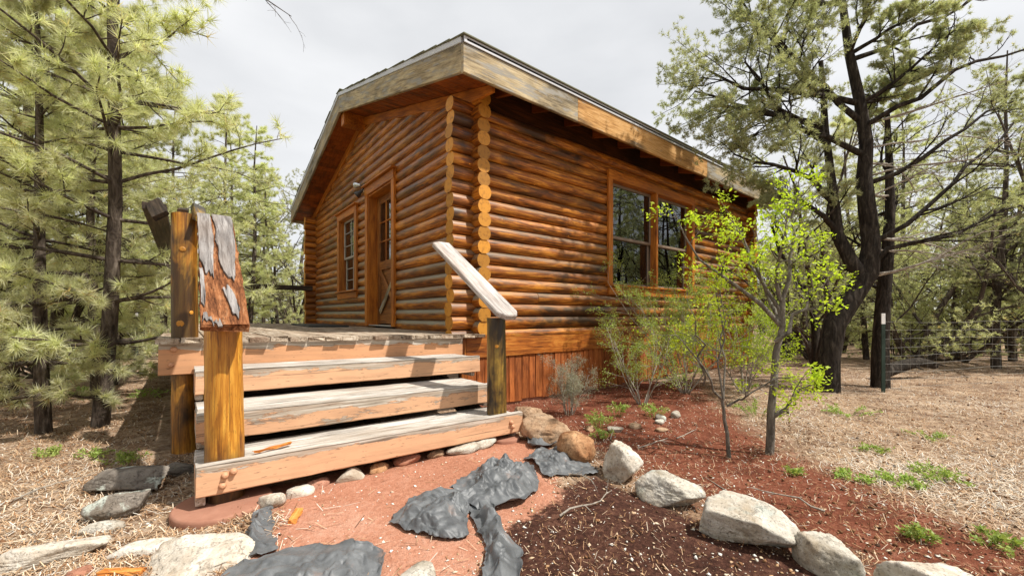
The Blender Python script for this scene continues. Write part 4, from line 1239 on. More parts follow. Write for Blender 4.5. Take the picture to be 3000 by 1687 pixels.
NP_ = 7
class Grower:
    def __init__(s, seed):
        s.rng = np.random.default_rng(seed)
        s.br = {}              # level -> list of (pts, radii)
        s.tip_p, s.tip_d = [], []
    def branch(s, p0, d, L, r0, r1, wig, grav):
        rng = s.rng
        p = np.array(p0, float); d = unit(np.array(d, float))
        pts = [p.copy()]; st = L / (NP_ - 1)
        for i in range(NP_ - 1):
            d = unit(d + rng.normal(0, wig, 3) + np.array([0, 0, grav]))
            p = p + d * st
            pts.append(p.copy())
        return np.array(pts), np.linspace(r0, r1, NP_), d
    def put(s, lvl, pts, rad): s.br.setdefault(lvl, []).append((pts, rad))
    def tips(s, pts, frac, n, jit=.0):
        rng = s.rng
        t = rng.uniform(frac, 1., n) * (NP_ - 1)
        i = np.minimum(t.astype(int), NP_ - 2); f = (t - i)[:, None]
        q = pts[i] * (1 - f) + pts[i + 1] * f
        d = unit(pts[i + 1] - pts[i])
        s.tip_p.append(q + rng.normal(0, jit, q.shape)); s.tip_d.append(d)
        s.tip_p.append(pts[-1:]); s.tip_d.append(unit(pts[-1:] - pts[-2:-1]))
    def sub(s, pts, rad, lvl, spec):
        """spec: list of dicts per level: n, len, ang, wig, grav, from, ratio, tips, tipfrac"""
        sp = spec[lvl]
        rng = s.rng
        Lp = np.linalg.norm(np.diff(pts, axis=0), axis=1).sum()
        n = sp['n'] if isinstance(sp['n'], int) else int(rng.integers(sp['n'][0], sp['n'][1] + 1))
        for k in range(n):
            t = (sp['from'] + (1 - sp['from']) * (k + rng.uniform(0, 1)) / n) * (NP_ - 1)
            i = min(int(t), NP_ - 2); f = t - i
            p = pts[i] * (1 - f) + pts[i + 1] * f
            ax = unit(pts[i + 1] - pts[i])
            perp = unit(np.cross(ax, rng.normal(size=3)))
            if sp.get('flat'): perp = unit(perp * np.array([1, 1, sp['flat']]))
            an = R(rng.uniform(*sp['ang']))
            d = ax * math.cos(an) + perp * math.sin(an)
            L = rng.uniform(*sp['len']) * (Lp if sp.get('rel') else 1.) * (1 - sp.get('shrink', .4) * t / (NP_ - 1))
            r = max(rad[i] * sp['ratio'], .0012)
            q, rr, de = s.branch(p, d, L, r, max(r * .3, .0008), sp['wig'], sp['grav'])
            s.put(lvl + 1, q, rr)
            if lvl + 1 < len(spec): s.sub(q, rr, lvl + 1, spec)
            if sp.get('tips'): s.tips(q, sp.get('tipfrac', .35), sp['tips'], sp.get('tipjit', 0))
    def wood_mesh(s, name, mat, sides=(12, 8, 5, 4, 3, 3)):
        Vs, Fs, o = [], [], 0
        for lvl in sorted(s.br):
            Pn = np.array([b[0] for b in s.br[lvl]]); Rn = np.array([b[1] for b in s.br[lvl]])
            v, f = tubes(Pn, Rn, sides[min(lvl, len(sides) - 1)])
            Vs.append(v); Fs.append(f + o); o += len(v)
        return np_mesh(name, np.concatenate(Vs), np.concatenate(Fs), mat, None, True)
    def tuft_arrays(s):
        return np.concatenate(s.tip_p), np.concatenate(s.tip_d)

def resample(pts, n=NP_):
    pts = np.array(pts, float)
    seg = np.r_[0, np.cumsum(np.linalg.norm(np.diff(pts, axis=0), axis=1))]
    # smooth by dense catmull-like interpolation
    t = np.linspace(0, seg[-1], n)
    return np.stack([np.interp(t, seg, pts[:, k]) for k in range(3)], 1)

def needle_mesh(name, Pt, D, k, L, w, fwd, mat, seed, tone0=.5, tone_sp=.22, dead=.02):
    rng = np.random.default_rng(seed)
    n = len(Pt)
    d = unit(D[:, None, :] * fwd + unit(rng.normal(size=(n, k, 3))) + np.array([0, 0, .12]))
    b = Pt[:, None, :] - D[:, None, :] * (rng.uniform(0, .35, (n, k, 1)) * L)
    tip = b + d * (L * rng.uniform(.65, 1.2, (n, k, 1)))
    sd_ = unit(np.cross(d, rng.normal(size=(n, k, 3)))) * (w / 2)
    V = np.stack([b - sd_, b + sd_, tip], 2).reshape(-1, 3)
    F = np.arange(len(V)).reshape(-1, 3)
    tuft = np.clip(tone0 + rng.normal(0, tone_sp, (n, 1)) * .7 + rng.normal(0, tone_sp, (n, k)) * .5, 0, .92)
    tuft = np.where(rng.uniform(size=(n, 1)) < dead, 1., tuft)
    return np_mesh(name, V, F, mat, None, False, np.repeat(tuft.ravel(), 3))

def leaf_mesh(name, Pt, D, k, size, mat, seed, spread, aspect=.5, droop=0., tone0=.5, tone_sp=.22):
    rng = np.random.default_rng(seed)
    n = len(Pt)
    d = unit(D[:, None, :] * .6 + unit(rng.normal(size=(n, k, 3))) * np.array([1, 1, .7]) + np.array([0, 0, droop]))
    b = Pt[:, None, :] + rng.normal(0, spread, (n, k, 3))
    L = size * rng.uniform(.6, 1.3, (n, k, 1))
    nrm = unit(rng.normal(size=(n, k, 3)) + np.array([0, 0, 1.1]))
    sd_ = unit(np.cross(d, nrm)) * (L * aspect / 2)
    up = np.cross(sd_, d) * .25
    v0 = b; v1 = b + d * L * .45 + sd_ + up; v2 = b + d * L; v3 = b + d * L * .45 - sd_ + up
    V = np.stack([v0, v1, v2, v3], 2).reshape(-1, 3)
    i = np.arange(n * k)[:, None] * 4
    F = np.concatenate([i + np.array([[0, 1, 2]]), i + np.array([[0, 2, 3]])], 0)
    tone = np.clip(tone0 + rng.normal(0, tone_sp, (n, 1)) * .6 + rng.normal(0, tone_sp, (n, k)) * .6, 0, 1)
    return np_mesh(name, V, F, mat, None, False, np.repeat(tone.ravel(), 4))

def plant(name, wood_me, leaf_me, loc, label, cat, group=None, sc=1., rz=0., leaf_name='crown', wood_name='trunk', extra=None):
    e = bpy.data.objects.new(name, None); col.objects.link(e)
    e.empty_display_size = .2
    e.location = loc; e.rotation_euler = (0, 0, rz); e.scale = (sc, sc, sc) if not isinstance(sc, tuple) else sc
    e['label'] = label; e['category'] = cat
    if group: e['group'] = group
    for nm, me in ((wood_name, wood_me), (leaf_name, leaf_me)) + tuple(extra or ()):
        if me is None: continue
        c = bpy.data.objects.new(nm, me); col.objects.link(c); c.parent = e
    return e

# ---- generic conifer variants (shared mesh data)
def pine_variant(seed, H, r0, Lmax, needleL, k, wn, mat, whorl=.33, base=.16, density=1.0, droop=-.02, twigs=(5, 8), tone=.5):
    g = Grower(seed)
    rng = g.rng
    ang = rng.uniform(0, 6.28); lean = rng.normal(0, .035, 2)
    tr = np.array([[lean[0] * z + .05 * math.sin(z * 1.1 + ang), lean[1] * z + .05 * math.cos(z * .9), z] for z in np.linspace(-.15, H, NP_)])
    g.put(0, tr, np.linspace(r0, .012, NP_))
    z = H * base
    seg = np.linspace(-.15, H, NP_)
    spec = [None, dict(n=twigs, len=(.16, .34), ang=(30, 65), wig=.10, grav=.02, ratio=.5, rel=True, shrink=.45, flat=.55, tips=0, **{'from': .18}),
            dict(n=(2, 4), len=(.3, .55), ang=(25, 60), wig=.1, grav=.03, ratio=.6, rel=True, tips=3, tipfrac=.3, **{'from': .25})]
    a0 = 0
    while z < H * .985:
        t = z / H
        nb = int(rng.integers(3, 6)) if rng.uniform() < density else int(rng.integers(1, 3))
        a0 += 2.4
        prof = min(1., (t - base) / .18 + .45) * (1 - t) ** .62 + .07
        for q in range(nb):
            a = a0 + q * 2 * np.pi / nb + rng.normal(0, .25)
            el = R(rng.uniform(-8, 22) + 34 * max(0, t - .45))
            L = Lmax * prof * rng.uniform(.65, 1.15)
            p = np.array([np.interp(z, seg, tr[:, 0]), np.interp(z, seg, tr[:, 1]), z])
            rb = max(.004, r0 * .34 * (1 - t) ** .7)
            pts, rad, _ = g.branch(p, (math.cos(a) * math.cos(el), math.sin(a) * math.cos(el), math.sin(el)), L, rb, rb * .25, .10, droop + .03 * t)
            g.put(1, pts, rad)
            g.sub(pts, rad, 1, spec)
            g.tips(pts, .6, 3)
        z += whorl * rng.uniform(.7, 1.3)
    Pt, D = g.tuft_arrays()
    return g.wood_mesh('pine_trunk', M['bark_pine']), needle_mesh('pine_crown', Pt, D, k, needleL, wn, .75, mat, seed + 1, tone)

def juniper_variant(seed, H, r0, spreadL, k, needleL, wn, mat, stems=3, tone=.45):
    g = Grower(seed)
    rng = g.rng
    spec = [dict(n=(7, 10), len=(.35, .62), ang=(30, 75), wig=.16, grav=.04, ratio=.5, rel=True, shrink=.35, **{'from': .08}),
            dict(n=(5, 8), len=(.3, .55), ang=(25, 65), wig=.16, grav=.04, ratio=.5, rel=True, shrink=.3, **{'from': .2}),
            dict(n=(4, 6), len=(.3, .55), ang=(25, 60), wig=.14, grav=.05, ratio=.55, rel=True, tips=4, tipfrac=.25, tipjit=.015, **{'from': .2})]
    for q in range(stems):
        a = q * 2 * np.pi / stems + rng.normal(0, .4)
        sp_ = spreadL if q else spreadL * .35
        pts, rad, _ = g.branch((0, 0, -.12), (math.cos(a) * sp_, math.sin(a) * sp_, 1), H * (1. if q == 0 else rng.uniform(.7, .95)), r0 * (1 if q == 0 else .75), .012, .14, .02)
        g.put(0, pts, rad)
        g.sub(pts, rad, 0, spec)
    Pt, D = g.tuft_arrays()
    return g.wood_mesh('juniper_trunk', M['bark_pine']), needle_mesh('juniper_crown', Pt, D, k, needleL, wn, .6, mat, seed + 1, tone)

PV = [pine_variant(201, 6.5, .068, 1.55, .11, 12, .0055, M['needle_pale'], .30, .12, tone=.5),
      pine_variant(202, 8.5, .11, 1.9, .12, 9, .008, M['needle_pale'], .40, .18, .8, tone=.45),
      pine_variant(203, 5.2, .07, 1.35, .11, 10, .007, M['needle_pale'], .30, .08, tone=.55),
      pine_variant(204, 7.5, .09, 1.5, .10, 9, .008, M['needle_olive'], .36, .22, .7, tone=.5)]
JV = [juniper_variant(301, 3.6, .06, .45, 9, .05, .009, M['needle_pale'], 4, .4),
      juniper_variant(302, 4.8, .075, .32, 9, .05, .009, M['needle_olive'], 3, .55),
      juniper_variant(303, 3.0, .05, .6, 9, .05, .010, M['needle_pale'], 5, .35)]

def bare_limb(at, sc, rz):
    g = Grower(551)
    b = [(-3.05, 1.28, 4.30), (-2.7, .98, 4.22), (-2.35, .70, 4.10), (-2.05, .45, 3.95), (-1.80, .26, 3.72)]
    pts = resample(np.array(b) - np.array([at[0], at[1], 0])); pts[1:-1] += g.rng.normal(0, .02, (NP_ - 2, 3))
    rad = np.linspace(.016, .003, NP_)
    g.put(1, pts, rad)
    g.sub(pts, rad, 0, [dict(n=9, len=(.25, .5), ang=(20, 50), wig=.12, grav=-.02, ratio=.5, shrink=.3, **{'from': .25}), dict(n=(2, 4), len=(.3, .5), ang=(20, 50), wig=.12, grav=0, ratio=.6, rel=True, **{'from': .3})])
    me = g.wood_mesh('bare_limb', M['bark_pine'], (8, 6, 4, 3))
    me.transform(Matrix.Scale(1 / sc, 4) @ Matrix.Rotation(-rz, 4, 'Z'))
    return me
# hero pines to the left of the deck
plant('pine_tree', PV[0][0], PV[0][1], (-3.13, 1.36, gz1(-3.1, 1.36)), 'slim straight pine with bare lower trunk beside the deck corner', 'pine tree', None, .98, .6, extra=(('bare_limb', bare_limb((-3.13, 1.36), .98, .6)),))
plant('pine_tree', PV[2][0], PV[2][1], (-3.50, 1.46, gz1(-3.5, 1.46)), 'bushy young pine with long pale needles crowding the slim pine', 'pine tree', None, .80, 2.2)
fv = np.array([math.sin(R(38.59)), math.cos(R(38.59))]); rv = np.array([math.cos(R(38.59)), -math.sin(R(38.59))])
def cam_xy(dep, u):        # ground position in front of the camera, u = tangent of the bearing
    return np.array(CAM[:2]) + dep * fv + dep * u * rv

rt = random.Random(77)
KIND = dict(p=['slim pale pine with dense long needles', 'tall open pine with wide pale limbs', 'short bushy pale pine', 'thin-crowned olive pine'], j=['rounded pale juniper with several stems', 'tall olive juniper with few stems', 'low spreading pale juniper'])
placed = []
def try_place(dep, u, kind, vi, sc, mind=.8):
    x, y = cam_xy(dep, u)
    if -3.3 < x < LEN + 1.2 and -1.2 < y < W + 1.4: return False
    for (px, py) in placed:
        if (px - x) ** 2 + (py - y) ** 2 < mind ** 2: return False
    placed.append((x, y))
    wm, lm = (PV if kind == 'p' else JV)[vi]
    far = dep > 9
    nm = 'pine_tree' if kind == 'p' else 'juniper_tree'
    lb = KIND[kind][vi] + (' in the woods beyond the deck' if u < 0 else ' in the woods beyond the wire fence')
    plant(nm, wm, lm, (x, y, gz1(x, y) - .05), lb, 'pine tree' if kind == 'p' else 'juniper', lb, (sc * rt.uniform(.9, 1.1), sc * rt.uniform(.9, 1.1), sc), rt.uniform(0, 6.28))
    return True
# left woods: bearing u from about -1.25 to -.52
fixed_left = [(5.2, -1.22, 'p', 1, .85), (5.0, -1.02, 'p', 2, .9), (6.2, -1.12, 'j', 0, 1.0), (6.4, -.86, 'p', 1, .78), (7.4, -.98, 'p', 3, .9), (7.6, -.73, 'j', 1, .95),
              (9.0, -.80, 'p', 0, .95), (9.4, -.66, 'j', 0, 1.15), (11.4, -.64, 'p', 1, .74), (12.2, -.57, 'p', 0, .85), (11.6, -.71, 'p', 0, 1.1), (13.5, -.53, 'j', 1, 1.2), (14, -.60, 'p', 2, 1.1), (13.0, -.67, 'p', 1, .85), (8.6, -1.12, 'p', 1, .95), (10.6, -.92, 'p', 1, .9), (7.0, -.90, 'p', 1, .92), (6.0, -.97, 'p', 0, 1.0), (8.2, -.82, 'p', 1, .85), (5.6, -1.12, 'p', 0, 1.05), (9.6, -.74, 'p', 0, 1.0)]
for a in fixed_left: try_place(*a, mind=.4)
for _ in range(400):
    if len(placed) > 54: break
    dep = rt.uniform(9, 34)
    u = rt.uniform(-1.35, -.50)
    lim = 1.0 if u < -.66 else .62
    if rt.random() < .6: try_place(dep, u, 'p', rt.randrange(4), rt.uniform(.75, 1.1) * lim, 1.0)
    else: try_place(dep, u, 'j', rt.randrange(3), rt.uniform(.9, 1.3) * (lim if lim > .9 else .85), 1.0)
# right woods
nl = len(placed)
fixed_right = [(8.2, .74, 'j', 1, 1.0), (8.4, .98, 'j', 0, 1.15), (8.0, 1.18, 'p', 3, .85), (9.6, .86, 'p', 0, .9), (9.5, 1.08, 'j', 2, 1.3), (10.6, .66, 'j', 0, 1.2), (11.5, .97, 'p', 1, .85), (7.4, 1.32, 'j', 1, 1.1)]
for a in fixed_right: try_place(*a, mind=.4)
for _ in range(500):
    if len(placed) > nl + 46: break
    dep = rt.uniform(9.5, 34)
    u = rt.uniform(.60, 1.40)
    if u < .68 and dep < 14: continue
    if rt.random() < .5: try_place(dep, u, 'p', rt.randrange(4), rt.uniform(.7, 1.0), 1.0)
    else: try_place(dep, u, 'j', rt.randrange(3), rt.uniform(.95, 1.4), 1.0)
for _ in range(60):      # low growth under the far trees
    try_place(rt.uniform(8.5, 16), rt.uniform(.66, 1.35), 'j', 2 if rt.random() < .6 else 0, rt.uniform(.35, .6), .7)
    try_place(rt.uniform(9, 18), rt.uniform(-1.3, -.55), 'j', 2 if rt.random() < .6 else 0, rt.uniform(.35, .6), .7)
# woods out of frame behind the viewer, seen in the panes
for (x, y, k, v, s_) in ((-8.5, -3.5, 'p', 0, 1.), (-7.5, .5, 'j', 1, 1.2), (-9, 3, 'p', 1, 1.), (-6.5, -7, 'p', 1, 1.), (-3, -11, 'j', 0, 1.3), (-11, -1, 'p', 3, 1.), (12, -7, 'p', 1, 1.), (14.5, -4.5, 'j', 1, 1.5), (16, -9, 'p', 0, 1.2), (11.5, -10.5, 'p', 1, 1.)):
    wm, lm = (PV if k == 'p' else JV)[v]
    plant('pine_tree' if k == 'p' else 'juniper_tree', wm, lm, (x, y, gz1(x, y) - .05),
          KIND[k][v] + ' across the clearing from the cabin', 'pine tree' if k == 'p' else 'juniper', KIND[k][v] + ' across the clearing from the cabin', s_, rt.uniform(0, 6.28))

# ---- big forked juniper by the bed
def hero_juniper():
    g = Grower(501)
    base = np.array([4.19, -2.24, 0.])
    def rel(pts): return np.array(pts, float) - base
    trunk = rel([(4.17, -2.23, -.1), (4.19, -2.24, .46), (4.26, -2.29, .92), (4.44, -2.44, 1.29), (4.60, -2.57, 1.61), (4.64, -2.6, 1.97), (4.6, -2.57, 2.43)])
    g.put(0, trunk, np.array([.155, .135, .135, .13, .125, .105, .10]))
    up = rel([(4.6, -2.57, 2.40), (4.57, -2.54, 2.89), (4.59, -2.56, 3.35), (4.57, -2.5, 3.9), (4.50, -2.40, 4.58), (4.44, -2.34, 5.27), (4.4, -2.3, 6.0)])
    g.put(0, up, np.linspace(.10, .03, NP_))
    fork = rel([(4.56, -2.54, 1.52), (4.46, -2.42, 1.78), (4.42, -2.29, 2.13), (4.44, -2.25, 2.55), (4.46, -2.2, 3.02), (4.45, -2.15, 3.6), (4.42, -2.1, 4.6)])
    g.put(0, fork, np.linspace(.095, .03, NP_))
    spec = [dict(n=(10, 13), len=(.35, .6), ang=(28, 70), wig=.12, grav=.03, ratio=.45, rel=True, shrink=.35, **{'from': .22}),
            dict(n=(6, 9), len=(.30, .50), ang=(25, 65), wig=.13, grav=.03, ratio=.5, rel=True, shrink=.3, **{'from': .2}),
            dict(n=(4, 7), len=(.30, .50), ang=(25, 60), wig=.12, grav=.03, ratio=.6, rel=True, tips=5, tipfrac=.3, tipjit=.012, **{'from': .2})]
    left = [[(4.585, -2.55, 3.18), (4.30, -2.36, 3.34), (4.02, -2.11, 3.53), (3.67, -1.82, 3.9), (3.31, -1.54, 4.44)], [(4.44, -2.25, 2.58), (4.02, -2.11, 2.85), (3.59, -1.77, 3.07), (3.19, -1.45, 3.2)],
            [(4.57, -2.51, 3.65), (4.3, -2.3, 3.95), (4.1, -2.17, 4.26), (3.74, -1.88, 4.58), (3.38, -1.59, 4.99)], [(4.42, -2.29, 2.2), (4.1, -2.17, 2.42), (3.85, -1.97, 2.60), (3.62, -1.78, 2.62)],
            [(4.56, -2.49, 3.9), (3.92, -2.02, 4.03), (3.3, -1.5, 4.12), (2.85, -1.15, 4.40)], [(4.45, -2.16, 3.45), (4.2, -1.7, 3.9), (3.9, -1.2, 4.2), (3.6, -.7, 4.5)], [(4.44, -2.13, 4.1), (4.1, -1.9, 4.5), (3.7, -1.7, 4.9), (3.3, -1.5, 5.3)], [(4.45, -2.15, 3.6), (4.0, -1.95, 3.75), (3.5, -1.6, 3.8), (3.05, -1.3, 3.85)]]
    for b in left:
        pts = resample(rel(b)); pts[1:-1] += g.rng.normal(0, .03, (NP_ - 2, 3))
        rad = np.linspace(.042, .011, NP_)
        g.put(1, pts, rad); g.sub(pts, rad, 0, spec)
    right = [[(4.58, -2.56, 2.8), (4.75, -2.95, 2.95), (5.0, -3.3, 3.3), (5.5, -3.8, 3.7)], [(4.56, -2.5, 3.55), (4.6, -2.9, 3.7), (4.8, -3.3, 4.0), (5.5, -3.95, 4.3)],
             [(4.62, -2.6, 2.0), (4.7, -3.0, 2.25), (4.95, -3.4, 2.75), (5.4, -3.8, 3.4)], [(4.6, -2.57, 1.65), (4.65, -2.85, 1.95), (4.95, -3.3, 2.0), (5.5, -3.9, 2.4)],
             [(4.5, -2.4, 4.5), (4.9, -2.8, 4.7), (5.3, -3.2, 5.0), (5.6, -3.6, 5.3)]]
    bare = [dict(n=(5, 7), len=(.35, .6), ang=(20, 55), wig=.10, grav=.02, ratio=.45, rel=True, shrink=.3, **{'from': .2}),
            dict(n=(4, 6), len=(.3, .55), ang=(20, 55), wig=.10, grav=.03, ratio=.5, rel=True, **{'from': .25}),
            dict(n=(2, 4), len=(.3, .5), ang=(20, 55), wig=.10, grav=.03, ratio=.6, rel=True, tips=3, tipfrac=.5, **{'from': .3})]
    for b in right:
        pts = resample(rel(b)); pts[1:-1] += g.rng.normal(0, .03, (NP_ - 2, 3))
        rad = np.linspace(.035, .010, NP_)
        g.put(1, pts, rad); g.sub(pts, rad, 0, bare)
    for q in range(9):    # upper crown
        p = up[3 + q % 4]
        a = g.rng.uniform(0, 6.28)
        pts, rad, _ = g.branch(p, (math.cos(a), math.sin(a), .4), g.rng.uniform(.8, 1.5), .03, .008, .12, .03)
        g.put(1, pts, rad); g.sub(pts, rad, 0, spec)
    Pt, D = g.tuft_arrays()
    return g.wood_mesh('big_juniper_trunk', M['bark_dark'], (14, 7, 4, 3, 3, 3)), needle_mesh('big_juniper_crown', Pt, D, 7, .043, .0058, .55, M['needle_olive'], 502, .5), base
wm, lm, bs = hero_juniper()
def dead_limbs():
    g = Grower(541)
    spec = [dict(n=(5, 8), len=(.25, .5), ang=(18, 50), wig=.12, grav=.01, ratio=.5, rel=True, shrink=.3, **{'from': .2}),
            dict(n=(3, 5), len=(.25, .5), ang=(18, 50), wig=.12, grav=.01, ratio=.55, rel=True, **{'from': .25})]
    for k in range(15):
        z = 1.5 + 2.6 * k / 15 + g.rng.uniform(-.1, .1)
        p = np.array([np.interp(z, [1.6, 1.97, 2.43, 4.6], [4.60, 4.64, 4.60, 4.5]), np.interp(z, [1.6, 1.97, 2.43, 4.6], [-2.57, -2.6, -2.57, -2.4]), z]) - bs
        a = R(g.rng.uniform(-80, 5))
        pts, rad, _ = g.branch(p, (math.cos(a), math.sin(a), g.rng.uniform(-.1, .55)), g.rng.uniform(1.2, 2.4), g.rng.uniform(.012, .022), .004, .10, .012)
        g.put(1, pts, rad); g.sub(pts, rad, 0, spec)
    return g.wood_mesh('dead_limbs', M['bark_twig'], (8, 6, 4, 3))
plant('juniper_tree', wm, lm, (bs[0], bs[1], 0), 'tall dark forked juniper leaning over the cabin roof end', 'juniper', extra=(('dead_limbs', dead_limbs()),))

def trunk_tree(name, pts, r0, r1, seed, label, dead=True, bark='bark_dark', tone=.4, nlimb=(8, 12), llen=(.5, 1.1), k=7):
    g = Grower(seed)
    pts = np.array(pts, float); base = pts[0].copy(); base[2] = 0
    tr = resample(pts - base)
    g.put(0, tr, np.linspace(r0, r1, NP_))
    spec = [dict(n=nlimb, len=llen, ang=(35, 80), wig=.14, grav=.03, ratio=.35, shrink=.3, **{'from': .35}),
            dict(n=(5, 7), len=(.3, .55), ang=(25, 60), wig=.14, grav=.03, ratio=.5, rel=True, **{'from': .2}),
            dict(n=(3, 5), len=(.3, .55), ang=(25, 60), wig=.12, grav=.03, ratio=.6, rel=True, tips=3, tipfrac=.4, **{'from': .25})]
    g.sub(tr, np.linspace(r0, r1, NP_), 0, spec)
    Pt, D = g.tuft_arrays()
    plant(name, g.wood_mesh(name + '_trunk', M[bark]), needle_mesh(name + '_crown', Pt, D, k, .045, .006, .55, M['needle_olive'], seed + 1, tone), tuple(base), label, 'juniper')
trunk_tree('juniper_tree', [(5.13, -2.61, -.1), (5.14, -2.61, .67), (5.18, -2.64, 1.4), (5.23, -2.69, 2.12), (5.25, -2.7, 2.8), (5.21, -2.67, 3.9)], .115, .03, 511, 'straight dark-trunked juniper right behind the white-tipped fence post')
trunk_tree('juniper_tree', [(5.28, -1.83, -.1), (5.26, -1.82, .63), (5.24, -1.8, 1.2), (5.05, -1.65, 1.65), (4.84, -1.48, 1.95), (4.80, -1.35, 2.5)], .075, .02, 512, 'thin crooked dark juniper between the cabin end and the forked juniper', nlimb=(6, 8), llen=(.4, .8))

# ---- saplings and shrubs in the bed
def sapling(base, stem, branches, r0, seed, label, spec, leaves, lsize, lspread, mat, name='sapling', cat='sapling', bark='bark_grey', tone=.5):
    g = Grower(seed)
    base = np.array(base, float)
    st = resample(np.array(stem) - base); st[1:-1] += g.rng.normal(0, .008, (NP_ - 2, 3))
    g.put(0, st, np.linspace(r0, r0 * .62, NP_))
    for b in branches:
        pts = resample(np.array(b) - base); pts[1:-1] += g.rng.normal(0, .02, (NP_ - 2, 3))
        pts += np.linspace(0, 1, NP_)[:, None] * g.rng.normal(0, .10, (1, 3)) * np.array([1, 1, .2])
        rad = np.linspace(r0 * .55, .0025, NP_)
        g.put(1, pts, rad); g.sub(pts, rad, 0, spec)
    Pt, D = g.tuft_arrays()
    return plant(name, g.wood_mesh(name + '_stem', M[bark], (10, 6, 4, 3, 3)), leaf_mesh(name + '_leaves', Pt, D, leaves, lsize, M[mat], seed + 1, lspread, .5, .1, tone), tuple(base), label, cat, None, 1., 0., 'leaves', 'stem')
sp_tw = [dict(n=(7, 9), len=(.14, .34), ang=(25, 70), wig=.14, grav=.03, ratio=.5, shrink=.3, tips=1, tipfrac=.7, **{'from': .25}),
         dict(n=(2, 4), len=(.3, .6), ang=(25, 65), wig=.14, grav=.03, ratio=.6, rel=True, tips=2, tipfrac=.6, **{'from': .3})]
sapling((.44, -2.59, 0), [(.44, -2.59, -.03), (.43, -2.58, .28), (.40, -2.56, .45)],
        [[(.40, -2.56, .45), (.29, -2.48, .54), (.18, -2.39, .71), (-.01, -2.24, .88)], [(.43, -2.58, .40), (.56, -2.69, .54), (.65, -2.76, .62)], [(.40, -2.57, .45), (.39, -2.55, .66), (.43, -2.58, .98), (.39, -2.55, 1.34)],
         [(.40, -2.57, .45), (.48, -2.5, .7), (.55, -2.4, 1.0), (.6, -2.3, 1.25)], [(.3, -2.48, .55), (.2, -2.5, .85), (.1, -2.45, 1.1)]],
        .016, 601, 'thin sapling with few bright leaves forking low in the red bed', sp_tw, 4, .022, .018, 'leaf_lime')
sapling((.74, -2.74, 0), [(.74, -2.74, -.03), (.75, -2.75, .41), (.78, -2.77, .70), (.81, -2.80, .93), (.81, -2.8, 1.15)],
        [[(.81, -2.8, 1.0), (.63, -2.66, 1.29), (.5, -2.55, 1.49), (.33, -2.41, 1.74)], [(.81, -2.8, 1.15), (.88, -2.86, 1.34), (1.02, -2.97, 1.74), (1.11, -3.04, 2.03)], [(.77, -2.77, .85), (1.02, -2.97, 1.1), (1.21, -3.12, 1.34)],
         [(.76, -2.76, .31), (.85, -2.83, .41), (.98, -2.94, .56)], [(.80, -2.79, 1.15), (.77, -2.77, 1.44), (.75, -2.75, 1.74)], [(.80, -2.79, .97), (.60, -2.63, 1.2), (.40, -2.48, 1.37), (.23, -2.34, 1.54), (.17, -2.29, 1.79)],
         [(.80, -2.79, 1.0), (.95, -2.7, 1.3), (1.1, -2.6, 1.6), (1.2, -2.5, 1.9)]],
        .031, 602, 'taller sapling with grey bark and sprays of lime-green leaves', sp_tw, 5, .030, .026, 'leaf_lime', tone=.6)
def shrub(base, H, n, spreadv, seed, label, leaves, lsize, mat, name='shrub', cat='shrub', bark='bark_twig', r=.010, tw=(7, 10), lspread=.02, tone=.5, aspect=.5, flat=1.):
    g = Grower(seed)
    spec = [dict(n=tw, len=(.28, .5), ang=(20, 60), wig=.13, grav=.03, ratio=.5, rel=True, shrink=.3, tips=2, tipfrac=.6, **{'from': .2}),
            dict(n=(4, 6), len=(.3, .6), ang=(20, 60), wig=.13, grav=.02, ratio=.6, rel=True, tips=3, tipfrac=.3, **{'from': .25})]
    for q in range(n):
        a = q * 2.4 + g.rng.normal(0, .3)
        s_ = g.rng.uniform(.2, 1.) * spreadv
        pts, rad, _ = g.branch((math.cos(a) * .03, math.sin(a) * .03, -.03), (math.cos(a) * s_, math.sin(a) * s_ * flat, 1), H * g.rng.uniform(.6, 1.05), r * g.rng.uniform(.7, 1.2), .002, .10, .0)
        g.put(0, pts, rad); g.sub(pts, rad, 0, spec)
    Pt, D = g.tuft_arrays()
    z = gz1(base[0], base[1])
    return plant(name, g.wood_mesh(name + '_stems', M[bark], (6, 4, 3, 3)), leaf_mesh(name + '_leaves', Pt, D, leaves, lsize, M[mat], seed + 1, lspread, aspect, .05, tone), (base[0], base[1], z), label, cat, None, 1., 0., 'leaves', 'stems')
shrub((2.55, -1.12), 1.75, 15, .62, 611, 'big twiggy green shrub growing below the double window', 8, .022, 'leaf_shrub', tone=.55)
shrub((3.05, -1.65), 1.55, 9, .6, 612, 'looser lime-tinged shrub beside the big twiggy one', 5, .025, 'leaf_lime', tone=.35)
shrub((1.55, -1.15), 1.0, 7, .9, 613, 'low sprawling green shrub at the foot of the skirting', 5, .017, 'leaf_shrub', tone=.4)
shrub((.48, -1.02), .52, 9, .55, 614, 'dry grey-green sagebrush near the handrail post', 7, .016, 'leaf_sage', 'sagebrush', 'sagebrush', tw=(6, 8), lspread=.018, aspect=.22, r=.006)

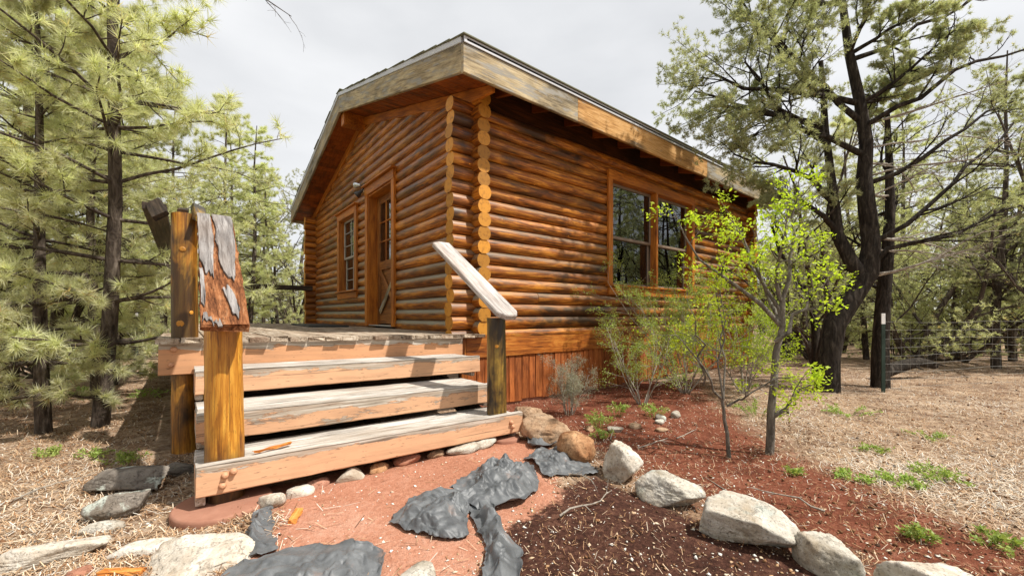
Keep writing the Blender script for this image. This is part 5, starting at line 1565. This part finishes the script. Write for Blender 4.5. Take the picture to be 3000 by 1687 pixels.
# ---- low weeds
def weed(x, y, rad, h, n, seed, label, mat='leaf_weed', group=None):
    rng = np.random.default_rng(seed)
    a = rng.uniform(0, 6.28, n); r = rad * np.sqrt(rng.uniform(0, 1, n))
    st = np.stack([np.cos(a) * r * .35, np.sin(a) * r * .35, np.zeros(n)], 1)
    en = np.stack([np.cos(a) * r, np.sin(a) * r, h * rng.uniform(.35, 1., n) * (1 - .5 * r / rad)], 1)
    t = np.linspace(0, 1, NP_)[None, :, None]
    Pn = st[:, None, :] * (1 - t) + en[:, None, :] * t
    Pn[..., 2] += (np.sin(t[..., 0] * np.pi * .8) * h * .25)
    V, F = tubes(Pn, np.full((n, NP_), .0016), 3)
    stems = np_mesh('weed_stems', V, F, M['leaf_weed'], None, True, np.full(len(V), .3))
    q = Pn[:, 2:, :].reshape(-1, 3); d = unit(np.gradient(Pn, axis=1)[:, 2:, :].reshape(-1, 3))
    lv = leaf_mesh('weed_leaves', q, d, 5, .024, M[mat], seed + 3, .008, .42, .1, .5)
    plant('weed', stems, lv, (x, y, gz1(x, y) - .004), label, 'weed', group, 1., 0., 'leaves', 'stems')
wl = [(.27, -1.58, .17, .17, 16, 'bright ferny weed between the tan boulders and the sagebrush'), (.78, -1.38, .13, .16, 12, 'ferny weed close to the skirting boards'), (1.04, -1.62, .17, .15, 14, 'ferny weed growing among small pale stones'),
      (1.95, -2.2, .24, .2, 18, 'spreading weed behind the taller sapling'), (2.75, -2.75, .28, .10, 16, 'low weed patch on the litter before the forked juniper'), (.02, -1.80, .10, .10, 9, 'small ferny weed behind the broad tan boulder')]
for i, (x, y, r_, h, n, lb) in enumerate(wl): weed(x, y, r_, h, n, 700 + i, lb)
for i, (x, y, r_, h, n) in enumerate([(.66, -3.23, .10, .05, 12), (.80, -3.42, .15, .06, 16), (1.1, -3.56, .17, .06, 18), (-.03, -3.60, .07, .07, 9), (.2, -3.82, .10, .06, 10), (.42, -2.98, .05, .05, 6), (3.3, -1.55, .25, .16, 14), (1.4, -3.2, .12, .05, 9), (2.2, -3.4, .16, .05, 9)]):
    weed(x, y, r_, h, n, 720 + i, 'small pale green weed on the open litter beyond the bed', group='weeds on the open litter')
for i, (x, y, r_, h, n) in enumerate([(-3.05, .2, .11, .07, 10), (-2.88, -.12, .14, .10, 12), (-3.3, .5, .12, .07, 10), (-2.95, 2.9, .3, .1, 16), (-3.6, 3.6, .3, .1, 14)]):
    weed(x, y, r_, h, n, 740 + i, 'low green weed on the shaded litter beside the deck', group='weeds beside the deck')
weed(-.68, -3.62, .14, .05, 14, 760, 'yellow-green weed creeping along the dark mulch edge')

# ------------------------------------------------------------------ wire fences
def fence(pts, H, label, posts=True, cell=.11, name='wire_fence'):
    e = empty(name, (*pts[0], 0), label=label, cat='fence')
    Pl, Rl = [], []
    pts = np.array(pts, float)
    for a, b in zip(pts[:-1], pts[1:]):
        L = np.linalg.norm(b - a); n = int(L / .16)
        nh = int(H / cell)
        t = np.linspace(0, 1, NP_)
        for i in range(nh + 1):
            q = a[None] * (1 - t[:, None]) + b[None] * t[:, None]
            z = gz(q[:, 0], q[:, 1]) + .04 + i * cell + .012 * np.sin(t * 9 + i)
            Pl.append(np.c_[q, z]); Rl.append(np.full(NP_, .0014))
        for i in range(n + 1):
            q = a + (b - a) * i / n
            z0 = gz1(*q) + .04
            Pl.append(np.c_[np.tile(q, (NP_, 1)), np.linspace(z0, z0 + nh * cell, NP_)]); Rl.append(np.full(NP_, .0012))
    V, F = tubes(np.array(Pl), np.array(Rl), 3)
    o = add('wire_mesh', np_mesh('wire_mesh', V, F, M['wire'], None, True), e)
    o['kind'] = 'stuff'
    for p in pts:
        z = gz1(*p)
        prof = np.array([(-.019, -.003), (-.003, -.003), (-.003, -.022), (.003, -.022), (.003, -.003), (.019, -.003), (.019, .003), (-.019, .003)])
        for nm, z0, z1, m in (('post', z - .2, z + H - .08, 'tpost'), ('post_tip', z + H - .0798, z + H + .06, 'tcap')):
            Mx, L = frame((p[0], p[1], z0), (p[0], p[1], z1), (-.6, -.78, 0))
            add(nm, bar_mesh(nm, L, prof * 1.3, M[m], 2), e, Mx)
fence([(4.66, -2.72), (8.4, -4.4), (11.2, -5.6)], .98, 'sagging wire mesh fence on dark green posts past the forked juniper')
fence([(-6.0, 7.2), (-3.4, 8.6), (-.6, 9.6), (2.5, 10.4)], 1.05, 'wire mesh fence in the woods behind the far end of the deck')

# fallen log beyond the fence
g = Grower(801)
pts, rad, _ = g.branch((-.5, 0, .10), (1, .15, .05), 1.1, .11, .06, .10, 0)
g.put(0, pts, rad); g.sub(pts, rad, 0, [dict(n=5, len=(.2, .45), ang=(35, 75), wig=.2, grav=.02, ratio=.3, **{'from': .2})])
add('fallen_branch', g.wood_mesh('fallen_branch', M['bark_dark']), None, Matrix.Translation((6.4, -2.75, gz1(6.4, -2.75))) @ Matrix.Rotation(R(-35), 4, 'Z'), 'dark fallen log with broken limbs behind the wire fence', 'fallen log')

# ------------------------------------------------------------------ litter
def ground_frame(x, y):
    return gz(x, y)

def scatter(n, seed, rmax=9.):
    """ground points denser towards the camera side, kept off the house and deck"""
    rng = np.random.default_rng(seed)
    dep = 1.2 * np.exp(rng.uniform(0, 1, n) * math.log(rmax / 1.2))
    u = rng.uniform(-1.4, 1.4, n)
    x = CAM[0] + dep * fv[0] + dep * u * rv[0]; y = CAM[1] + dep * fv[1] + dep * u * rv[1]
    ok = ~((x > -.25) & (x < LEN) & (y > -.06) & (y < W)) & ~((x > -2.5) & (x < -.4) & (y > -1.40) & (y < 7)) & ~((x > -2.75) & (x < 0) & (y > -.1) & (y < 7))
    return x[ok], y[ok], rng

def needle_litter():
    x, y, rng = scatter(170000, 901)
    zp, zm, zb = zones(x, y)
    p = np.clip(1 - zp * .985 - zm * .86 - zb * .76, .02, 1)
    clump = fbm(xy3(x * 3, y * 3), 77, 3)
    keep = rng.uniform(size=len(x)) < p * np.clip(clump * 2.2 - .35, .1, 1)
    x, y = x[keep], y[keep]; n = len(x)
    a = rng.uniform(0, np.pi, n) + .8 * fbm(xy3(x * 2, y * 2), 78, 2)
    L = rng.uniform(.02, .085, n) / 2; w = rng.uniform(.0008, .0019, n)
    zz = zones(x, y); sm = 1 - .55 * np.maximum(zz[1], zz[2]); L = L * sm; w = w * (.6 + .4 * sm)
    dx, dy = np.cos(a) * L, np.sin(a) * L
    z = gz(x, y) + rng.uniform(.002, .014, n)
    tl_ = rng.normal(0, .010, n)
    px, py = -np.sin(a) * w, np.cos(a) * w
    V = np.stack([np.stack([x - dx + px, y - dy + py, z - tl_], 1), np.stack([x - dx - px, y - dy - py, z - tl_], 1), np.stack([x + dx - px, y + dy - py, z + tl_], 1), np.stack([x + dx + px, y + dy + py, z + tl_], 1)], 1).reshape(-1, 3)
    F = np.arange(4 * n).reshape(n, 4)
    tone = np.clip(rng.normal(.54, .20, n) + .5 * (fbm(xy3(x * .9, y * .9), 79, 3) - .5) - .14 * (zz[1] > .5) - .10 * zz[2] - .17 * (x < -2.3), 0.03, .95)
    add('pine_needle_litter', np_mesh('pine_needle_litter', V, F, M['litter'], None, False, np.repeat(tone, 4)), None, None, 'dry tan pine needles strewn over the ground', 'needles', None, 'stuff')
needle_litter()

def chip_litter(n0, seed, smin, smax, nm, lb, tone_m, tone_s, pz, thick):
    x, y, rng = scatter(n0, seed)
    zp, zm, zb = zones(x, y)
    p = np.clip(pz[3] * (1 - np.maximum.reduce([zp, zm, zb])) + zp * pz[0] + zm * pz[1] + zb * pz[2], 0, 1)
    keep = rng.uniform(size=len(x)) < p
    x, y = x[keep], y[keep]; n = len(x)
    s_ = smin * (smax / smin) ** (rng.uniform(0, 1, n) ** 1.8)
    # irregular flattened octahedra
    base = np.array([(1, 0, 0), (0, 1, 0), (-1, 0, 0), (0, -1, 0), (0, 0, 1), (0, 0, -1.)])
    V = base[None] * rng.uniform(.45, 1.2, (n, 6, 1)) * np.array([1, .7, thick]) + rng.normal(0, .12, (n, 6, 3)) * np.array([1, 1, thick])
    a = rng.uniform(0, 6.28, n); c, s2 = np.cos(a), np.sin(a)
    X = V[..., 0] * c[:, None] - V[..., 1] * s2[:, None]; Y = V[..., 0] * s2[:, None] + V[..., 1] * c[:, None]
    Zt = V[..., 2] + rng.normal(0, .25, (n, 1)) * V[..., 0]
    V = np.stack([X, Y, Zt], -1) * s_[:, None, None] / 2
    V += np.stack([x, y, gz(x, y) + s_ * thick * .22], 1)[:, None, :]
    f = np.array([(0, 1, 4), (1, 2, 4), (2, 3, 4), (3, 0, 4), (1, 0, 5), (2, 1, 5), (3, 2, 5), (0, 3, 5)])
    F = (np.arange(n)[:, None, None] * 6 + f[None]).reshape(-1, 3)
    tone = np.clip(rng.normal(tone_m, tone_s, n) + (.7 * (fbm(xy3(x * 1.1, y * 1.1), 81, 3) - .5) if tone_s > .2 else 0), 0, 1)
    add(nm, np_mesh(nm, V.reshape(-1, 3), F, M['litter'], None, False, np.repeat(tone, 6)), None, None, lb, nm.split('_')[-1], None, 'stuff')
chip_litter(60000, 911, .005, .034, 'bark_litter', 'small grey and tan bark chips scattered over the ground', .62, .24, (.08, .30, .35, .9), .35)
chip_litter(5000, 912, .006, .026, 'pale_pebbles', 'small white pebbles scattered on soil and mulch', .97, .05, (.34, .30, .18, .16), .7)
chip_litter(16000, 913, .010, .038, 'pine_cones', 'small dark pine cones lying on the litter and red soil', .10, .07, (.0, .05, .35, .45), .8)

# fallen twigs that can be told apart
tw_spots = [(-.95, -2.45, .42, 15, 'bark_twig', 'pale bent twig lying across the dark mulch'), (-.72, -2.28, .34, -75, 'bark_twig', 'straight thin twig crossing the torn fabric sheet'), (.12, -1.05, .35, -30, 'bark_twig', 'brown stick beside the sagebrush'),
            (.2, -1.75, .42, 38, 'bark_twig', 'grey twig sticking out of the ferny weed by the boulders'), (.75, -2.10, .40, 10, 'bark_twig', 'long grey stick on the red soil of the bed'), (.20, -2.15, .32, -10, 'bark_twig', 'thin stick on red soil behind the white knobby stone'),
            (-2.95, -.95, .30, 65, 'bark_twig', 'forked white twig beside the long lichen rock'), (-3.2, -.5, .5, 20, 'bark_twig', 'long pale twig on the needle litter left of the rocks'), (-.15, -2.85, .4, 60, 'bark_twig', 'curly dry stem on the red soil beyond the largest border stone'),
            (-.1, -3.1, .35, 110, 'bark_twig', 'curly dry stem next to the short blocky border stone')]
for i, (x, y, L, rz, m, lb) in enumerate(tw_spots):
    g = Grower(850 + i)
    pts, rad, _ = g.branch((-L / 2, 0, .012), (1, 0, .02), L, .0055, .002, .16, 0)
    pts[:, 2] = np.clip(pts[:, 2], .006, .05)
    g.put(0, pts, rad)
    g.sub(pts, rad, 0, [dict(n=2, len=(.06, .14), ang=(25, 50), wig=.15, grav=.0, ratio=.6, **{'from': .3})])
    add('twig', g.wood_mesh('twig', M[m], (6, 4)), None, Matrix.Translation((x, y, gz1(x, y))) @ Matrix.Rotation(R(rz), 4, 'Z'), lb, 'twig')
